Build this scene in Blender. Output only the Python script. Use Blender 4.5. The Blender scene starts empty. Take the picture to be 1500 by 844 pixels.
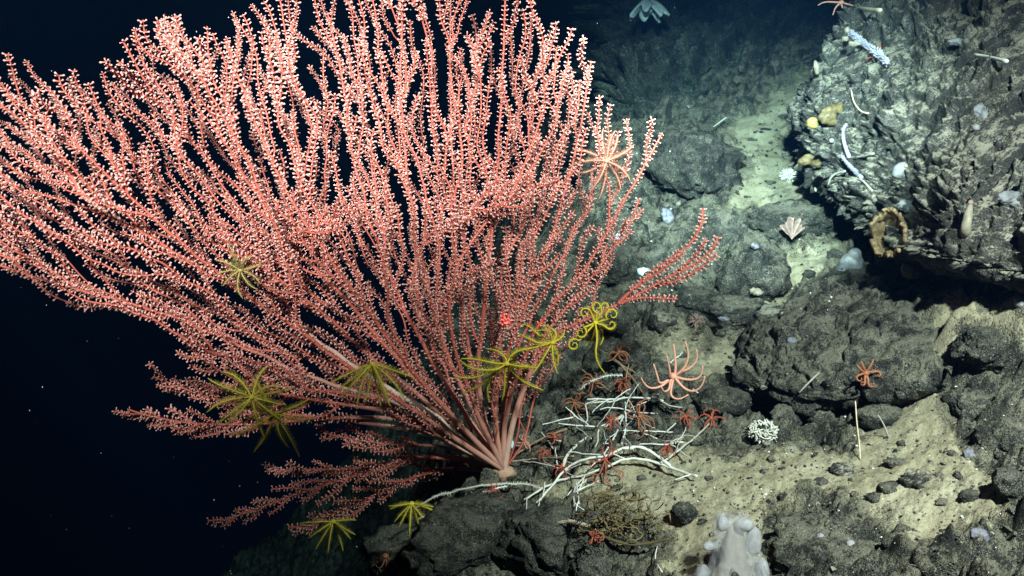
import bpy, bmesh, math, random
import numpy as np
from mathutils import Vector, Matrix

# ---------------------------------------------------------------- camera, water light, lamps
scene = bpy.context.scene
coll = scene.collection
random.seed(7)
RNG = np.random.default_rng(11)

PITCH = math.radians(-18.0)
FPX = 1299.0                       # focal length in pixels of the 1500 px wide picture
CAM = np.array([0.0, 0.0, 0.0])
FWD = np.array([0.0, math.cos(PITCH), math.sin(PITCH)])
UPV = np.array([0.0, -math.sin(PITCH), math.cos(PITCH)])
RGT = np.array([1.0, 0.0, 0.0])

cam_data = bpy.data.cameras.new('camera')
cam_data.sensor_width = 36.0
cam_data.lens = 36.0 * FPX / 1500.0
cam_data.clip_start = 0.02
cam_data.clip_end = 200.0
cam = bpy.data.objects.new('camera', cam_data)
cam.rotation_euler = (math.pi / 2 + PITCH, 0, 0)
coll.objects.link(cam)
scene.camera = cam

world = bpy.data.worlds.new('World')
scene.world = world
world.use_nodes = True
bg = world.node_tree.nodes['Background']
bg.inputs[0].default_value = (0.10, 0.22, 0.60, 1)     # deep water, almost no daylight
bg.inputs[1].default_value = 0.009

scene.view_settings.view_transform = 'Standard'
scene.view_settings.look = 'None'
scene.view_settings.gamma = 1.0
scene.view_settings.exposure = 0.0
scene.view_settings.use_curve_mapping = False
scene.render.engine = 'CYCLES'
cy = scene.cycles
cy.use_denoising = True
cy.max_bounces = 4
cy.diffuse_bounces = 2
cy.glossy_bounces = 2
cy.transmission_bounces = 4
cy.volume_bounces = 0
cy.caustics_reflective = False
cy.caustics_refractive = False


def P(px, py, d):
    """world point that lies d metres deep behind a spot of the 1500x844 picture"""
    return CAM + d * (FWD + (px - 750.0) / FPX * RGT + (422.0 - py) / FPX * UPV)


def PA(a):
    a = np.asarray(a, float)
    d = a[:, 2:3]
    return CAM + d * (FWD + (a[:, 0:1] - 750.0) / FPX * RGT + (422.0 - a[:, 1:2]) / FPX * UPV)


def project(w):
    w = w - CAM
    d = w @ FWD
    d = np.maximum(d, 0.05)
    return 750.0 + FPX * (w @ RGT) / d, 422.0 - FPX * (w @ UPV) / d, d


def floodlight(name, loc, aim, watt, cone, color, blend=1.0, size=0.07):
    ld = bpy.data.lights.new(name, 'SPOT')
    ld.energy = watt
    ld.color = color
    ld.spot_size = math.radians(cone)
    ld.spot_blend = blend
    ld.shadow_soft_size = size
    o = bpy.data.objects.new(name, ld)
    o.location = loc
    o.rotation_euler = (Vector(aim) - Vector(loc)).to_track_quat('-Z', 'Y').to_euler()
    coll.objects.link(o)
    return o


# the diving vehicle's own floodlights, mounted above and beside the camera
floodlight('floodlight', (-0.90, 0.10, 1.25), P(212, 152, 2.8), 1850, 41, (1.0, 0.90, 0.84))
floodlight('floodlight', (-0.20, 0.10, 1.25), P(640, 0, 3.0), 1950, 37, (1.0, 0.90, 0.84))
floodlight('floodlight', (1.25, 0.25, 1.60), P(1335, 440, 2.9), 1850, 63, (1.0, 0.92, 0.83))
floodlight('floodlight', (0.05, 0.10, 1.20), P(1070, 235, 5.2), 6000, 27, (0.95, 1.0, 0.94))

# ---------------------------------------------------------------- noise (numpy)
_perm = np.random.default_rng(5).permutation(256)
_perm = np.concatenate([_perm, _perm, _perm])
_g3 = np.random.default_rng(6).normal(size=(256, 3))
_g3 /= np.linalg.norm(_g3, axis=1, keepdims=True)


def perlin(p):
    p = np.asarray(p, float)
    i = np.floor(p).astype(np.int64)
    f = p - i
    i &= 255
    u = f * f * f * (f * (f * 6 - 15) + 10)
    out = 0
    for dx in (0, 1):
        wx = u[:, 0] if dx else 1 - u[:, 0]
        hx = _perm[i[:, 0] + dx]
        for dy in (0, 1):
            wy = u[:, 1] if dy else 1 - u[:, 1]
            hy = _perm[hx + i[:, 1] + dy]
            for dz in (0, 1):
                wz = u[:, 2] if dz else 1 - u[:, 2]
                g = _g3[_perm[hy + i[:, 2] + dz] & 255]
                dot = g[:, 0] * (f[:, 0] - dx) + g[:, 1] * (f[:, 1] - dy) + g[:, 2] * (f[:, 2] - dz)
                out = out + wx * wy * wz * dot
    return out * 1.6


def fbm(p, octaves=4, lac=2.1, gain=0.5):
    s = 0; a = 1.0
    q = np.array(p, float)
    for k in range(octaves):
        s = s + a * perlin(q + 17.3 * k)
        q = q * lac; a *= gain
    return s


def ridged(p, octaves=4, lac=2.1, gain=0.5):
    s = 0; a = 1.0
    q = np.array(p, float)
    for k in range(octaves):
        s = s + a * (1 - 2 * np.abs(perlin(q + 31.7 * k)))
        q = q * lac; a *= gain
    return s


_cj = np.random.default_rng(8).random((256, 4))


def cells(p):
    """3-D cellular noise: nearest distance, gap to the second nearest, random value of the cell"""
    p = np.asarray(p, float)
    i = np.floor(p).astype(np.int64)
    f1 = np.full(len(p), 9.0); f2 = np.full(len(p), 9.0); val = np.zeros(len(p))
    for dx in (-1, 0, 1):
        for dy in (-1, 0, 1):
            for dz in (-1, 0, 1):
                c = i + (dx, dy, dz)
                cc = c & 255
                h = _perm[_perm[_perm[cc[:, 0]] + cc[:, 1]] + cc[:, 2]] & 255
                q = c + _cj[h, :3]
                dd = np.sqrt(((p - q) ** 2).sum(1))
                near = dd < f1
                f2 = np.where(near, f1, np.minimum(f2, dd))
                val = np.where(near, _cj[h, 3], val)
                f1 = np.where(near, dd, f1)
    return f1, f2 - f1, val


# ---------------------------------------------------------------- object helpers
def tag(o, label=None, cat=None, group=None, kind=None):
    if label: o['label'] = label
    if cat: o['category'] = cat
    if group: o['group'] = group
    if kind: o['kind'] = kind
    return o


def empty(name, loc):
    o = bpy.data.objects.new(name, None)
    o.location = loc
    o.empty_display_size = 0.05
    coll.objects.link(o)
    return o


def mesh_obj(name, verts, faces, material, parent=None, smooth=True, attrs=None, origin=None):
    """one mesh object; verts are world points; parents are Empties or meshes without rotation"""
    verts = np.asarray(verts, float)
    base = np.zeros(3)
    if origin is not None:
        base = np.asarray(origin, float)
    me = bpy.data.meshes.new(name)
    vv = verts - base
    faces = list(faces) if not isinstance(faces, np.ndarray) else faces
    if isinstance(faces, np.ndarray):
        n = len(faces); k = faces.shape[1]
        me.vertices.add(len(vv)); me.vertices.foreach_set('co', vv.astype(np.float32).ravel())
        me.loops.add(n * k); me.loops.foreach_set('vertex_index', faces.astype(np.int32).ravel())
        me.polygons.add(n)
        me.polygons.foreach_set('loop_start', np.arange(0, n * k, k, dtype=np.int32))
        me.polygons.foreach_set('loop_total', np.full(n, k, dtype=np.int32))
        me.update(calc_edges=True)
    else:
        me.from_pydata([tuple(v) for v in vv], [], faces)
    if smooth:
        me.polygons.foreach_set('use_smooth', np.ones(len(me.polygons), dtype=bool))
    if attrs:
        for an, av in attrs.items():
            a = me.attributes.new(an, 'FLOAT', 'POINT')
            a.data.foreach_set('value', np.asarray(av, np.float32))
    me.materials.append(material)
    me.validate()
    o = bpy.data.objects.new(name, me)
    coll.objects.link(o)
    o.location = base
    if parent is not None:
        o.parent = parent
        pw = np.array(world_loc(parent))
        o.location = base - pw
    return o


def world_loc(o):
    l = Vector(o.location)
    while o.parent is not None:
        o = o.parent
        l = l + Vector(o.location)
    return l


def resample(pts, step):
    pts = np.asarray(pts, float)
    seg = np.linalg.norm(np.diff(pts, axis=0), axis=1)
    t = np.concatenate([[0], np.cumsum(seg)])
    n = max(2, int(round(t[-1] / step)) + 1)
    tt = np.linspace(0, t[-1], n)
    return np.stack([np.interp(tt, t, pts[:, k]) for k in range(pts.shape[1])], 1)


def smooth_line(pts, it=3):
    """Chaikin corner cutting that keeps the end points"""
    pts = np.asarray(pts, float)
    for _ in range(it):
        if len(pts) < 3: return pts
        q = 0.75 * pts[:-1] + 0.25 * pts[1:]
        r = 0.25 * pts[:-1] + 0.75 * pts[1:]
        mid = np.empty((2 * len(q), pts.shape[1]))
        mid[0::2] = q; mid[1::2] = r
        pts = np.concatenate([pts[:1], mid[1:-1], pts[-1:]])
    return pts


def frames(pts):
    t = np.gradient(pts, axis=0)
    t /= np.linalg.norm(t, axis=1, keepdims=True) + 1e-9
    n = np.zeros_like(t)
    ref = np.array([0.13, -0.9, 0.3])
    for i in range(len(t)):
        v = ref - t[i] * (ref @ t[i])
        l = np.linalg.norm(v)
        if l < 1e-4:
            v = np.array([1.0, 0, 0]) - t[i] * t[i][0]; l = np.linalg.norm(v)
        n[i] = v / l
        ref = n[i]
    b = np.cross(t, n)
    return t, n, b


def tube_geo(pts, rad, sides=6, cap=True):
    pts = np.asarray(pts, float)
    rad = np.broadcast_to(np.asarray(rad, float), (len(pts),))
    t, n, b = frames(pts)
    ang = np.arange(sides) * 2 * math.pi / sides
    ring = np.cos(ang)[None, :, None] * n[:, None, :] + np.sin(ang)[None, :, None] * b[:, None, :]
    v = (pts[:, None, :] + ring * rad[:, None, None]).reshape(-1, 3)
    i = np.arange(len(pts) - 1)[:, None] * sides
    j = np.arange(sides)[None, :]
    k = (j + 1) % sides
    f = np.stack([i + j, i + k, i + sides + k, i + sides + j], -1).reshape(-1, 4)
    if cap:
        nv = len(v)
        v = np.concatenate([v, [pts[0] - t[0] * rad[0] * 0.7, pts[-1] + t[-1] * rad[-1] * 0.7]])
        c0 = np.array([[nv, (q + 1) % sides, q, q] for q in range(sides)])
        e = (len(pts) - 1) * sides
        c1 = np.array([[nv + 1, e + q, e + (q + 1) % sides, e + (q + 1) % sides] for q in range(sides)])
        return v, f, np.concatenate([c0[:, :3], c1[:, :3]])
    return v, f, np.zeros((0, 3), int)


class Geo:
    """collects tubes and other pieces, then becomes one mesh object"""
    def __init__(s):
        s.v = []; s.f = []; s.n = 0; s.a = []
    def add(s, v, *fs, a=0.0):
        v = np.asarray(v, float)
        s.v.append(v)
        for f in fs:
            f = np.asarray(f)
            if len(f):
                if f.shape[1] == 4:
                    f = np.concatenate([f[:, [0, 1, 2]], f[:, [0, 2, 3]]])
                s.f.append(f + s.n)
        s.a.append(np.broadcast_to(np.asarray(a, float), (len(v),)))
        s.n += len(v)
    def tube(s, pts, rad, sides=6, a=0.0):
        s.add(*tube_geo(pts, rad, sides), a=a)
    def build(s, name, material, parent=None, origin=None, smooth=True, attr='tip'):
        return mesh_obj(name, np.concatenate(s.v), np.concatenate(s.f), material, parent, smooth,
                        {attr: np.concatenate(s.a)}, origin)


_ico = {}


def ico(level):
    if level not in _ico:
        bm = bmesh.new()
        bmesh.ops.create_icosphere(bm, subdivisions=level, radius=1.0)
        _ico[level] = (np.array([v.co[:] for v in bm.verts]), np.array([[v.index for v in f.verts] for f in bm.faces]))
        bm.free()
    return _ico[level]


# ---------------------------------------------------------------- materials
def new_mat(name):
    m = bpy.data.materials.new(name)
    m.use_nodes = True
    nt = m.node_tree
    return m, nt, nt.nodes, nt.links, nt.nodes['Principled BSDF']


def N(nt, typ, **kw):
    n = nt.nodes.new(typ)
    for k, v in kw.items():
        if k in ('operation', 'blend_type', 'data_type', 'feature', 'attribute_name', 'noise_dimensions'):
            setattr(n, k, v)
        else:
            n.inputs[k].default_value = v
    return n


def ramp(nt, fac, stops):
    r = nt.nodes.new('ShaderNodeValToRGB')
    e = r.color_ramp.elements
    while len(e) < len(stops): e.new(0.5)
    for k, (p, c) in enumerate(stops):
        e[k].position = p
        e[k].color = (c, c, c, 1) if not hasattr(c, '__len__') else (*c, 1)
    nt.links.new(fac, r.inputs[0])
    return r.outputs[0]


def mixc(nt, fac, a, b):
    m = nt.nodes.new('ShaderNodeMix')
    m.data_type = 'RGBA'
    for idx, val in ((6, a), (7, b)):
        if hasattr(val, 'links') or hasattr(val, 'is_linked'):
            nt.links.new(val, m.inputs[idx])
        else:
            m.inputs[idx].default_value = (*val, 1)
    if isinstance(fac, float): m.inputs[0].default_value = fac
    else: nt.links.new(fac, m.inputs[0])
    return m.outputs[2]


def mathn(nt, op, a, b=None):
    m = nt.nodes.new('ShaderNodeMath'); m.operation = op
    for idx, val in ((0, a), (1, b)):
        if val is None: continue
        if isinstance(val, (int, float)): m.inputs[idx].default_value = val
        else: nt.links.new(val, m.inputs[idx])
    return m.outputs[0]


def rock_material(name, dark, pale, dust, dust_amt=0.5, speck=0.6, sandy=False, coords='Object', scale=1.0, stretch=None):
    """dark crusted rock with cream specks, sediment lying on its upward faces, and (sandy) pools of sand"""
    m, nt, nodes, links, bs = new_mat(name)
    tc = nodes.new('ShaderNodeNewGeometry').outputs['Position'] if coords == 'World' else nodes.new('ShaderNodeTexCoord').outputs['Object']
    mp = nodes.new('ShaderNodeMapping')
    links.new(tc, mp.inputs[0])
    mp.inputs['Scale'].default_value = (scale, scale, scale)
    if stretch:
        mp.vector_type = 'TEXTURE'
        mp.inputs['Rotation'].default_value = Vector((1, 0, 0)).rotation_difference(Vector(stretch[0]).normalized()).to_euler()
        mp.inputs['Scale'].default_value = stretch[1]
    co = mp.outputs[0]
    def noise(sc, det=4, rough=0.6):
        n = N(nt, 'ShaderNodeTexNoise', Scale=sc, Detail=det, Roughness=rough)
        links.new(co, n.inputs['Vector']); return n.outputs['Fac']
    big = noise(5, 3); mid = noise(28, 4, 0.65); fine = noise(150, 2, 0.7); grit = noise(420, 1)
    pat = noise(11, 6, 0.72)
    patch_ = ramp(nt, pat, [(0.43, 0.0), (0.60, 1.0)])
    base = mixc(nt, mathn(nt, 'MULTIPLY', patch_, ramp(nt, mid, [(0.35, 0.3), (0.6, 1.0)])), dark, pale)
    base = mixc(nt, ramp(nt, fine, [(0.40, 0.85), (0.54, 0.0)]), base, (dark[0] * 0.45, dark[1] * 0.45, dark[2] * 0.5))
    tint = mixc(nt, ramp(nt, big, [(0.4, 0.0), (0.65, 0.5)]), base, (dark[0] * 1.5, dark[1] * 1.35, dark[2] * 1.0))
    # cream specks of many sizes
    vo = N(nt, 'ShaderNodeTexVoronoi', Scale=85.0); links.new(co, vo.inputs['Vector'])
    sp1 = ramp(nt, vo.outputs['Distance'], [(0.14, 1.0), (0.34, 0.0)])
    pick = ramp(nt, noise(30, 2), [(0.42, 0.0), (0.56, 1.0)])
    sp1 = mathn(nt, 'MULTIPLY', sp1, pick)
    vo2 = N(nt, 'ShaderNodeTexVoronoi', Scale=26.0); links.new(co, vo2.inputs['Vector'])
    sp2 = ramp(nt, vo2.outputs['Distance'], [(0.07, 1.0), (0.16, 0.0)])
    sp2 = mathn(nt, 'MULTIPLY', sp2, ramp(nt, noise(9, 2), [(0.52, 0.0), (0.60, 1.0)]))
    gr = ramp(nt, grit, [(0.54, 0.0), (0.64, 0.9)])
    sp = mathn(nt, 'MAXIMUM', mathn(nt, 'MAXIMUM', sp1, sp2), gr)
    sp = mathn(nt, 'MULTIPLY', sp, mathn(nt, 'MULTIPLY', ramp(nt, pat, [(0.38, 0.18), (0.60, 1.0)]), speck))
    col = mixc(nt, sp, tint, (0.40, 0.37, 0.27))
    # sediment settles on what faces up
    geo = nodes.new('ShaderNodeNewGeometry')
    sx = nodes.new('ShaderNodeSeparateXYZ'); links.new(geo.outputs['Normal'], sx.inputs[0])
    upn = mathn(nt, 'ADD', sx.outputs['Z'], mathn(nt, 'MULTIPLY', mathn(nt, 'SUBTRACT', mid, 0.5), 1.2))
    upn = mathn(nt, 'ADD', upn, mathn(nt, 'MULTIPLY', mathn(nt, 'SUBTRACT', pat, 0.5), 2.4))
    upn = mathn(nt, 'ADD', upn, mathn(nt, 'MULTIPLY', mathn(nt, 'SUBTRACT', fine, 0.5), 1.6))
    du = ramp(nt, upn, [(0.62, 0.0), (0.95, 1.0)])
    du = mathn(nt, 'MULTIPLY', du, dust_amt)
    col = mixc(nt, du, col, dust)
    hgt = mathn(nt, 'ADD', mathn(nt, 'MULTIPLY', fine, 0.6), mathn(nt, 'MULTIPLY', grit, 0.35))
    hgt = mathn(nt, 'ADD', hgt, mathn(nt, 'MULTIPLY', mid, 1.2))
    if sandy:
        at = N(nt, 'ShaderNodeAttribute', attribute_name='sand')
        sf = mathn(nt, 'ADD', at.outputs['Fac'], mathn(nt, 'MULTIPLY', mathn(nt, 'SUBTRACT', mid, 0.5), 1.5))
        sf = mathn(nt, 'ADD', sf, mathn(nt, 'MULTIPLY', mathn(nt, 'SUBTRACT', fine, 0.5), 1.1))
        sf = ramp(nt, sf, [(0.30, 0.0), (0.78, 1.0)])
        sandc = mixc(nt, ramp(nt, big, [(0.3, 0.0), (0.7, 1.0)]), (0.29, 0.258, 0.17), (0.37, 0.345, 0.25))
        sandc = mixc(nt, ramp(nt, fine, [(0.35, 0.55), (0.6, 0.0)]), sandc, (0.23, 0.20, 0.13))
        v3 = N(nt, 'ShaderNodeTexVoronoi', Scale=60.0); links.new(co, v3.inputs['Vector'])
        bits = mathn(nt, 'MULTIPLY', ramp(nt, v3.outputs['Distance'], [(0.08, 1.0), (0.13, 0.0)]), ramp(nt, noise(14, 2), [(0.55, 0.0), (0.62, 1.0)]))
        sandc = mixc(nt, bits, sandc, (0.62, 0.60, 0.54))
        dbits = mathn(nt, 'MULTIPLY', mathn(nt, 'MAXIMUM', ramp(nt, noise(70, 4, 0.7), [(0.57, 0.0), (0.66, 1.0)]), ramp(nt, noise(18, 6, 0.75), [(0.56, 0.0), (0.66, 0.8)])), 0.75)
        sandc = mixc(nt, dbits, sandc, (0.06, 0.055, 0.045))
        col = mixc(nt, sf, col, sandc)
        soft = ramp(nt, sf, [(0.0, 1.0), (1.0, 0.32)])
        hgt = mathn(nt, 'MULTIPLY', hgt, soft)
    links.new(col, bs.inputs['Base Color'])
    bs.inputs['Roughness'].default_value = 0.86
    bs.inputs['Specular IOR Level'].default_value = 0.15
    bp = nodes.new('ShaderNodeBump')
    bp.inputs['Strength'].default_value = 0.85
    bp.inputs['Distance'].default_value = 0.022
    links.new(hgt, bp.inputs['Height'])
    links.new(bp.outputs[0], bs.inputs['Normal'])
    return m


def tipped_material(name, low, high, rough=0.6, var=0.25, scale=40.0, sss=0.0, attr='tip', spec=0.25, gain=1.0):
    """colour runs from low to high along the 'tip' attribute (stalk to head), with mottling"""
    m, nt, nodes, links, bs = new_mat(name)
    at = N(nt, 'ShaderNodeAttribute', attribute_name=attr)
    col = mixc(nt, at.outputs['Fac'], low, high)
    n = N(nt, 'ShaderNodeTexNoise', Scale=scale, Detail=3.0)
    tc = nodes.new('ShaderNodeNewGeometry'); links.new(tc.outputs['Position'], n.inputs['Vector'])
    hs = nodes.new('ShaderNodeHueSaturation')
    links.new(col, hs.inputs['Color'])
    links.new(mathn(nt, 'ADD', mathn(nt, 'MULTIPLY', n.outputs['Fac'], var * 2), 1.0 - var), hs.inputs['Value'])
    links.new(hs.outputs[0], bs.inputs['Base Color'])
    bs.inputs['Roughness'].default_value = rough
    bs.inputs['Specular IOR Level'].default_value = spec
    if sss:
        bs.inputs['Subsurface Weight'].default_value = sss
        bs.inputs['Subsurface Radius'].default_value = (0.01, 0.006, 0.004)
    return m


MAT = {}
MAT['seabed'] = rock_material('seabed', (0.017, 0.020, 0.023), (0.074, 0.079, 0.080), (0.27, 0.25, 0.185), 0.45, 0.85, sandy=True, coords='World')
MAT['rock'] = rock_material('rock', (0.018, 0.021, 0.025), (0.080, 0.085, 0.088), (0.27, 0.25, 0.19), 0.42, 0.85, coords='World')
MAT['rock_dark'] = rock_material('rock_dark', (0.013, 0.016, 0.019), (0.052, 0.057, 0.062), (0.20, 0.19, 0.155), 0.32, 0.75, coords='World')
MAT['outcrop'] = rock_material('outcrop', (0.030, 0.033, 0.038), (0.165, 0.17, 0.17), (0.38, 0.355, 0.28), 0.8, 0.75, coords='World', stretch=((0.88, 0.30, 0.36), (2.6, 0.75, 0.9)))
MAT['cliff'] = rock_material('cliff', (0.010, 0.015, 0.017), (0.055, 0.080, 0.075), (0.16, 0.19, 0.15), 0.7, 0.5, coords='World', scale=0.6)
MAT['polyps'] = tipped_material('coral_polyps', (0.42, 0.095, 0.07), (0.68, 0.39, 0.35), 0.55, 0.15)
MAT['branch'] = tipped_material('coral_branch', (0.38, 0.085, 0.06), (0.58, 0.41, 0.33), 0.6, 0.2)

# ---------------------------------------------------------------- seabed: one sheet, a slope that breaks off to the left
ctrl = [  # picture spot, depth
    (738, 688, 3.27), (700, 700, 3.22), (760, 760, 3.06), (700, 800, 2.98), (800, 844, 2.85), (640, 780, 3.08), (600, 844, 3.0), (680, 860, 2.85),
    (850, 720, 3.05), (860, 790, 2.85), (900, 844, 2.62), (1000, 844, 2.42), (1000, 760, 2.72), (1000, 690, 3.02), (900, 660, 3.25), (820, 640, 3.5),
    (1100, 844, 2.36), (1100, 740, 2.70), (1100, 640, 3.08), (1000, 610, 3.4), (930, 560, 3.75), (1000, 530, 3.75), (1080, 545, 3.6),
    (1200, 844, 2.28), (1200, 740, 2.60), (1200, 655, 2.92), (1300, 844, 2.20), (1300, 740, 2.48), (1300, 640, 2.80), (1400, 844, 2.12),
    (1400, 740, 2.36), (1400, 620, 2.68), (1400, 540, 2.92), (1400, 432, 3.0), (1350, 418, 3.25), (1500, 844, 2.0), (1500, 700, 2.3), (1500, 560, 2.66), (1500, 446, 2.82),
    (1700, 844, 1.8), (1700, 650, 2.2), (1700, 450, 2.7),
    (1250, 520, 3.6), (1305, 480, 3.45), (1265, 560, 3.25), (1370, 520, 3.12), (1340, 550, 3.05), (1150, 625, 3.5), (1200, 630, 3.42), (1250, 630, 3.3), (1135, 600, 3.6), (1150, 520, 3.8), (1150, 450, 4.05), (1050, 480, 4.0), (1000, 450, 4.15), (950, 450, 4.2), (900, 420, 4.4),
    (1200, 380, 4.3), (1230, 350, 4.45), (1100, 400, 4.35), (1000, 370, 4.6), (930, 350, 4.8), (1060, 310, 4.85), (1140, 300, 4.85), (1220, 290, 4.8),
    (1000, 280, 5.1), (940, 260, 5.3), (1110, 240, 5.3), (1170, 240, 5.3), (1100, 180, 5.75), (1150, 150, 5.95), (1190, 110, 6.3), (1060, 175, 6.0),
    (980, 190, 6.2), (930, 190, 6.3), (1020, 120, 6.9), (1250, 100, 6.6), (1300, 250, 5.5), (1400, 300, 4.6),
    (880, 330, 5.0), (830, 420, 4.7), (860, 480, 4.35), (800, 330, 5.3), (850, 540, 4.05), (790, 500, 4.4), (750, 600, 3.9), (760, 400, 5.0), (690, 610, 3.95),
    (700, 500, 4.5), (640, 640, 3.9), (860, 260, 5.6), (880, 170, 6.4),
]
cw = PA(ctrl)
drop = np.array([  # the edge falls away into deep water
    (-0.62, 1.9, -2.7), (-0.75, 2.6, -2.7), (-0.72, 3.1, -2.8), (-0.85, 3.6, -3.2), (-0.75, 4.2, -3.2), (-0.60, 4.9, -3.3), (-0.35, 5.8, -3.2), (0.05, 6.6, -2.9), (0.2, 7.6, -2.6),
    (-0.2, 1.7, -2.1), (0.3, 1.5, -1.75), (0.7, 1.3, -1.6), (-0.3, 1.2, -2.3), (0.9, 0.9, -1.6), (1.8, 1.0, -1.2), (1.2, 0.4, -1.7), (0.0, 0.5, -2.4),
    (-1.3, 2.0, -4.2), (-1.4, 3.2, -4.4), (-1.5, 4.6, -4.6), (-1.2, 6.2, -4.6), (-0.8, 8.0, -4.4), (-3, 3, -6.0), (-3, 6, -6.2), (-3, 0.5, -6), (-2.5, 9, -6),
    (2.2, 8.5, 0.6), (1.0, 9.0, 0.2), (3.5, 7.0, 0.6), (4.0, 5.0, 0.2), (3.2, 3.6, -0.5), (3.4, 2.2, -0.7), (3.0, 0.8, -0.9), (5.5, 3, 0.4), (5, 8, 1.2)])
cw = np.concatenate([cw, drop])


class RBF:
    def __init__(s, xy, z, smooth=0.02):
        s.xy = xy
        n = len(xy)
        r = np.linalg.norm(xy[:, None] - xy[None], axis=2)
        A = np.zeros((n + 3, n + 3))
        A[:n, :n] = -r - smooth * np.eye(n) * -1
        A[:n, n] = 1; A[:n, n + 1:] = xy
        A[n, :n] = 1; A[n + 1:, :n] = xy.T
        s.w = np.linalg.solve(A, np.concatenate([z, np.zeros(3)]))
    def __call__(s, q):
        out = np.empty(len(q))
        n = len(s.xy)
        for i in range(0, len(q), 40000):
            b = q[i:i + 40000]
            r = np.sqrt(((b[:, None] - s.xy[None]) ** 2).sum(2) + 1e-4)
            out[i:i + 40000] = -r @ s.w[:n] + s.w[n] + b @ s.w[n + 1:]
        return out


ground_rbf = RBF(cw[:, :2], cw[:, 2])

SAND = [
    [(1195, 95), (1150, 125), (1085, 150), (1050, 180), (1078, 215), (1088, 255), (1050, 300), (1085, 318), (1130, 300), (1232, 300), (1232, 275), (1180, 258), (1160, 215), (1168, 160), (1205, 105)],
    [(1150, 370), (1215, 345), (1240, 360), (1205, 400), (1150, 440), (1100, 475), (1088, 460)],
    [(950, 490), (1015, 465), (1035, 510), (1105, 480), (1095, 545), (1030, 562), (960, 530)],
    [(770, 690), (900, 675), (1010, 640), (1100, 652), (1240, 650), (1300, 570), (1380, 545), (1405, 640), (1470, 690), (1470, 740), (1400, 800), (1330, 800), (1290, 745), (1180, 715), (1120, 735), (1125, 850), (950, 850), (990, 790), (900, 735), (790, 720)],
    [(1375, 425), (1500, 446), (1500, 472), (1425, 474), (1390, 520), (1370, 570), (1300, 565), (1345, 490)],
    [(655, 772), (765, 768), (735, 800), (640, 812)],
    [(1240, 380), (1330, 400), (1400, 425), (1300, 425), (1230, 420)],
    [(1050, 440), (1110, 430), (1090, 470), (1040, 470)],
]


def in_poly(px, py, poly, soft):
    """signed soft inside test: 1 inside, 0 outside, soft px wide"""
    poly = np.asarray(poly, float)
    inside = np.zeros(len(px), bool)
    dmin = np.full(len(px), 1e9)
    for (x1, y1), (x2, y2) in zip(poly, np.roll(poly, -1, 0)):
        cond = ((y1 > py) != (y2 > py))
        with np.errstate(divide='ignore', invalid='ignore'):
            xi = (x2 - x1) * (py - y1) / (y2 - y1 + 1e-12) + x1
        inside ^= cond & (px < xi)
        ex, ey = x2 - x1, y2 - y1
        t = np.clip(((px - x1) * ex + (py - y1) * ey) / (ex * ex + ey * ey), 0, 1)
        dmin = np.minimum(dmin, np.hypot(px - x1 - t * ex, py - y1 - t * ey))
    sd = np.where(inside, dmin, -dmin)
    return np.clip(sd / (2 * soft) + 0.5, 0, 1)


def sand_mask(w):
    px, py, d = project(w)
    wob = 14 * perlin(np.stack([px / 45, py / 45, d * 0], 1)) + 7 * perlin(np.stack([px / 14, py / 14, d * 0 + 4], 1))
    m = np.zeros(len(px))
    wob = wob * 1.5
    for poly in SAND:
        m = np.maximum(m, in_poly(px + wob, py + wob * 0.8, poly, 20))
    return m


def rough_ground(w, s):
    """uneven rubble where there is rock, low ripples and lumps where there is sand"""
    q = w.copy(); q[:, 2] = 0
    warp = np.stack([fbm(q * 3 + 3, 3), fbm(q * 3 + 9, 3), 0 * q[:, 0]], 1) * 0.10
    _, g1, v1 = cells((q + warp) * (4.2, 4.2, 1))
    _, g2, v2 = cells((q + warp * 0.6) * (11, 11, 1) + 5)
    _, g3, v3 = cells((q + warp * 0.4) * (26, 26, 1) + 9)
    rock = (v1 - 0.45) * 0.15 * np.clip(g1 * 6, 0, 1) + (v2 - 0.5) * 0.095 * np.clip(g2 * 5, 0, 1) + (v3 - 0.5) * 0.042 * np.clip(g3 * 4, 0, 1)
    rock += 0.03 * fbm(q * 9, 4) - 0.025 * np.exp(-g2 * 12) + 0.006 * fbm(q * 60, 3)
    sand = 0.022 * fbm(q * 5, 3) + 0.008 * fbm(q * 24, 3) + 0.004 * fbm(q * 80, 2)
    return rock * (1 - s) + (sand - 0.012) * s


def ground_z(x, y):
    q = np.array([[x, y]])
    z = ground_rbf(q)
    w = np.array([[x, y, z[0]]])
    return float(z[0] + rough_ground(w, sand_mask(w))[0])


NU, NY = 800, 580
uu = np.linspace(-0.62, 0.78, NU)
yy = 0.75 * (9.4 / 0.75) ** np.linspace(0, 1, NY)
U, Y = np.meshgrid(uu, yy)
X = U * (Y + 0.55) * 1.0
gxy = np.stack([X.ravel(), Y.ravel()], 1)
gz = ground_rbf(gxy)
gw = np.concatenate([gxy, gz[:, None]], 1)
gs = sand_mask(gw)
gw[:, 2] += rough_ground(gw, gs)
ii = (np.arange(NY - 1)[:, None] * NU + np.arange(NU - 1)[None]).ravel()
gf = np.stack([ii, ii + 1, ii + NU + 1, ii + NU], 1)
seabed = mesh_obj('seabed', gw, gf, MAT['seabed'], attrs={'sand': gs})
tag(seabed, 'sloping seabed of dark rubble with pools of beige sand', kind='structure')
_gx, _gy, _gz = gw[:, 0].reshape(NY, NU), gw[:, 1].reshape(NY, NU), gw[:, 2].reshape(NY, NU)


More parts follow.
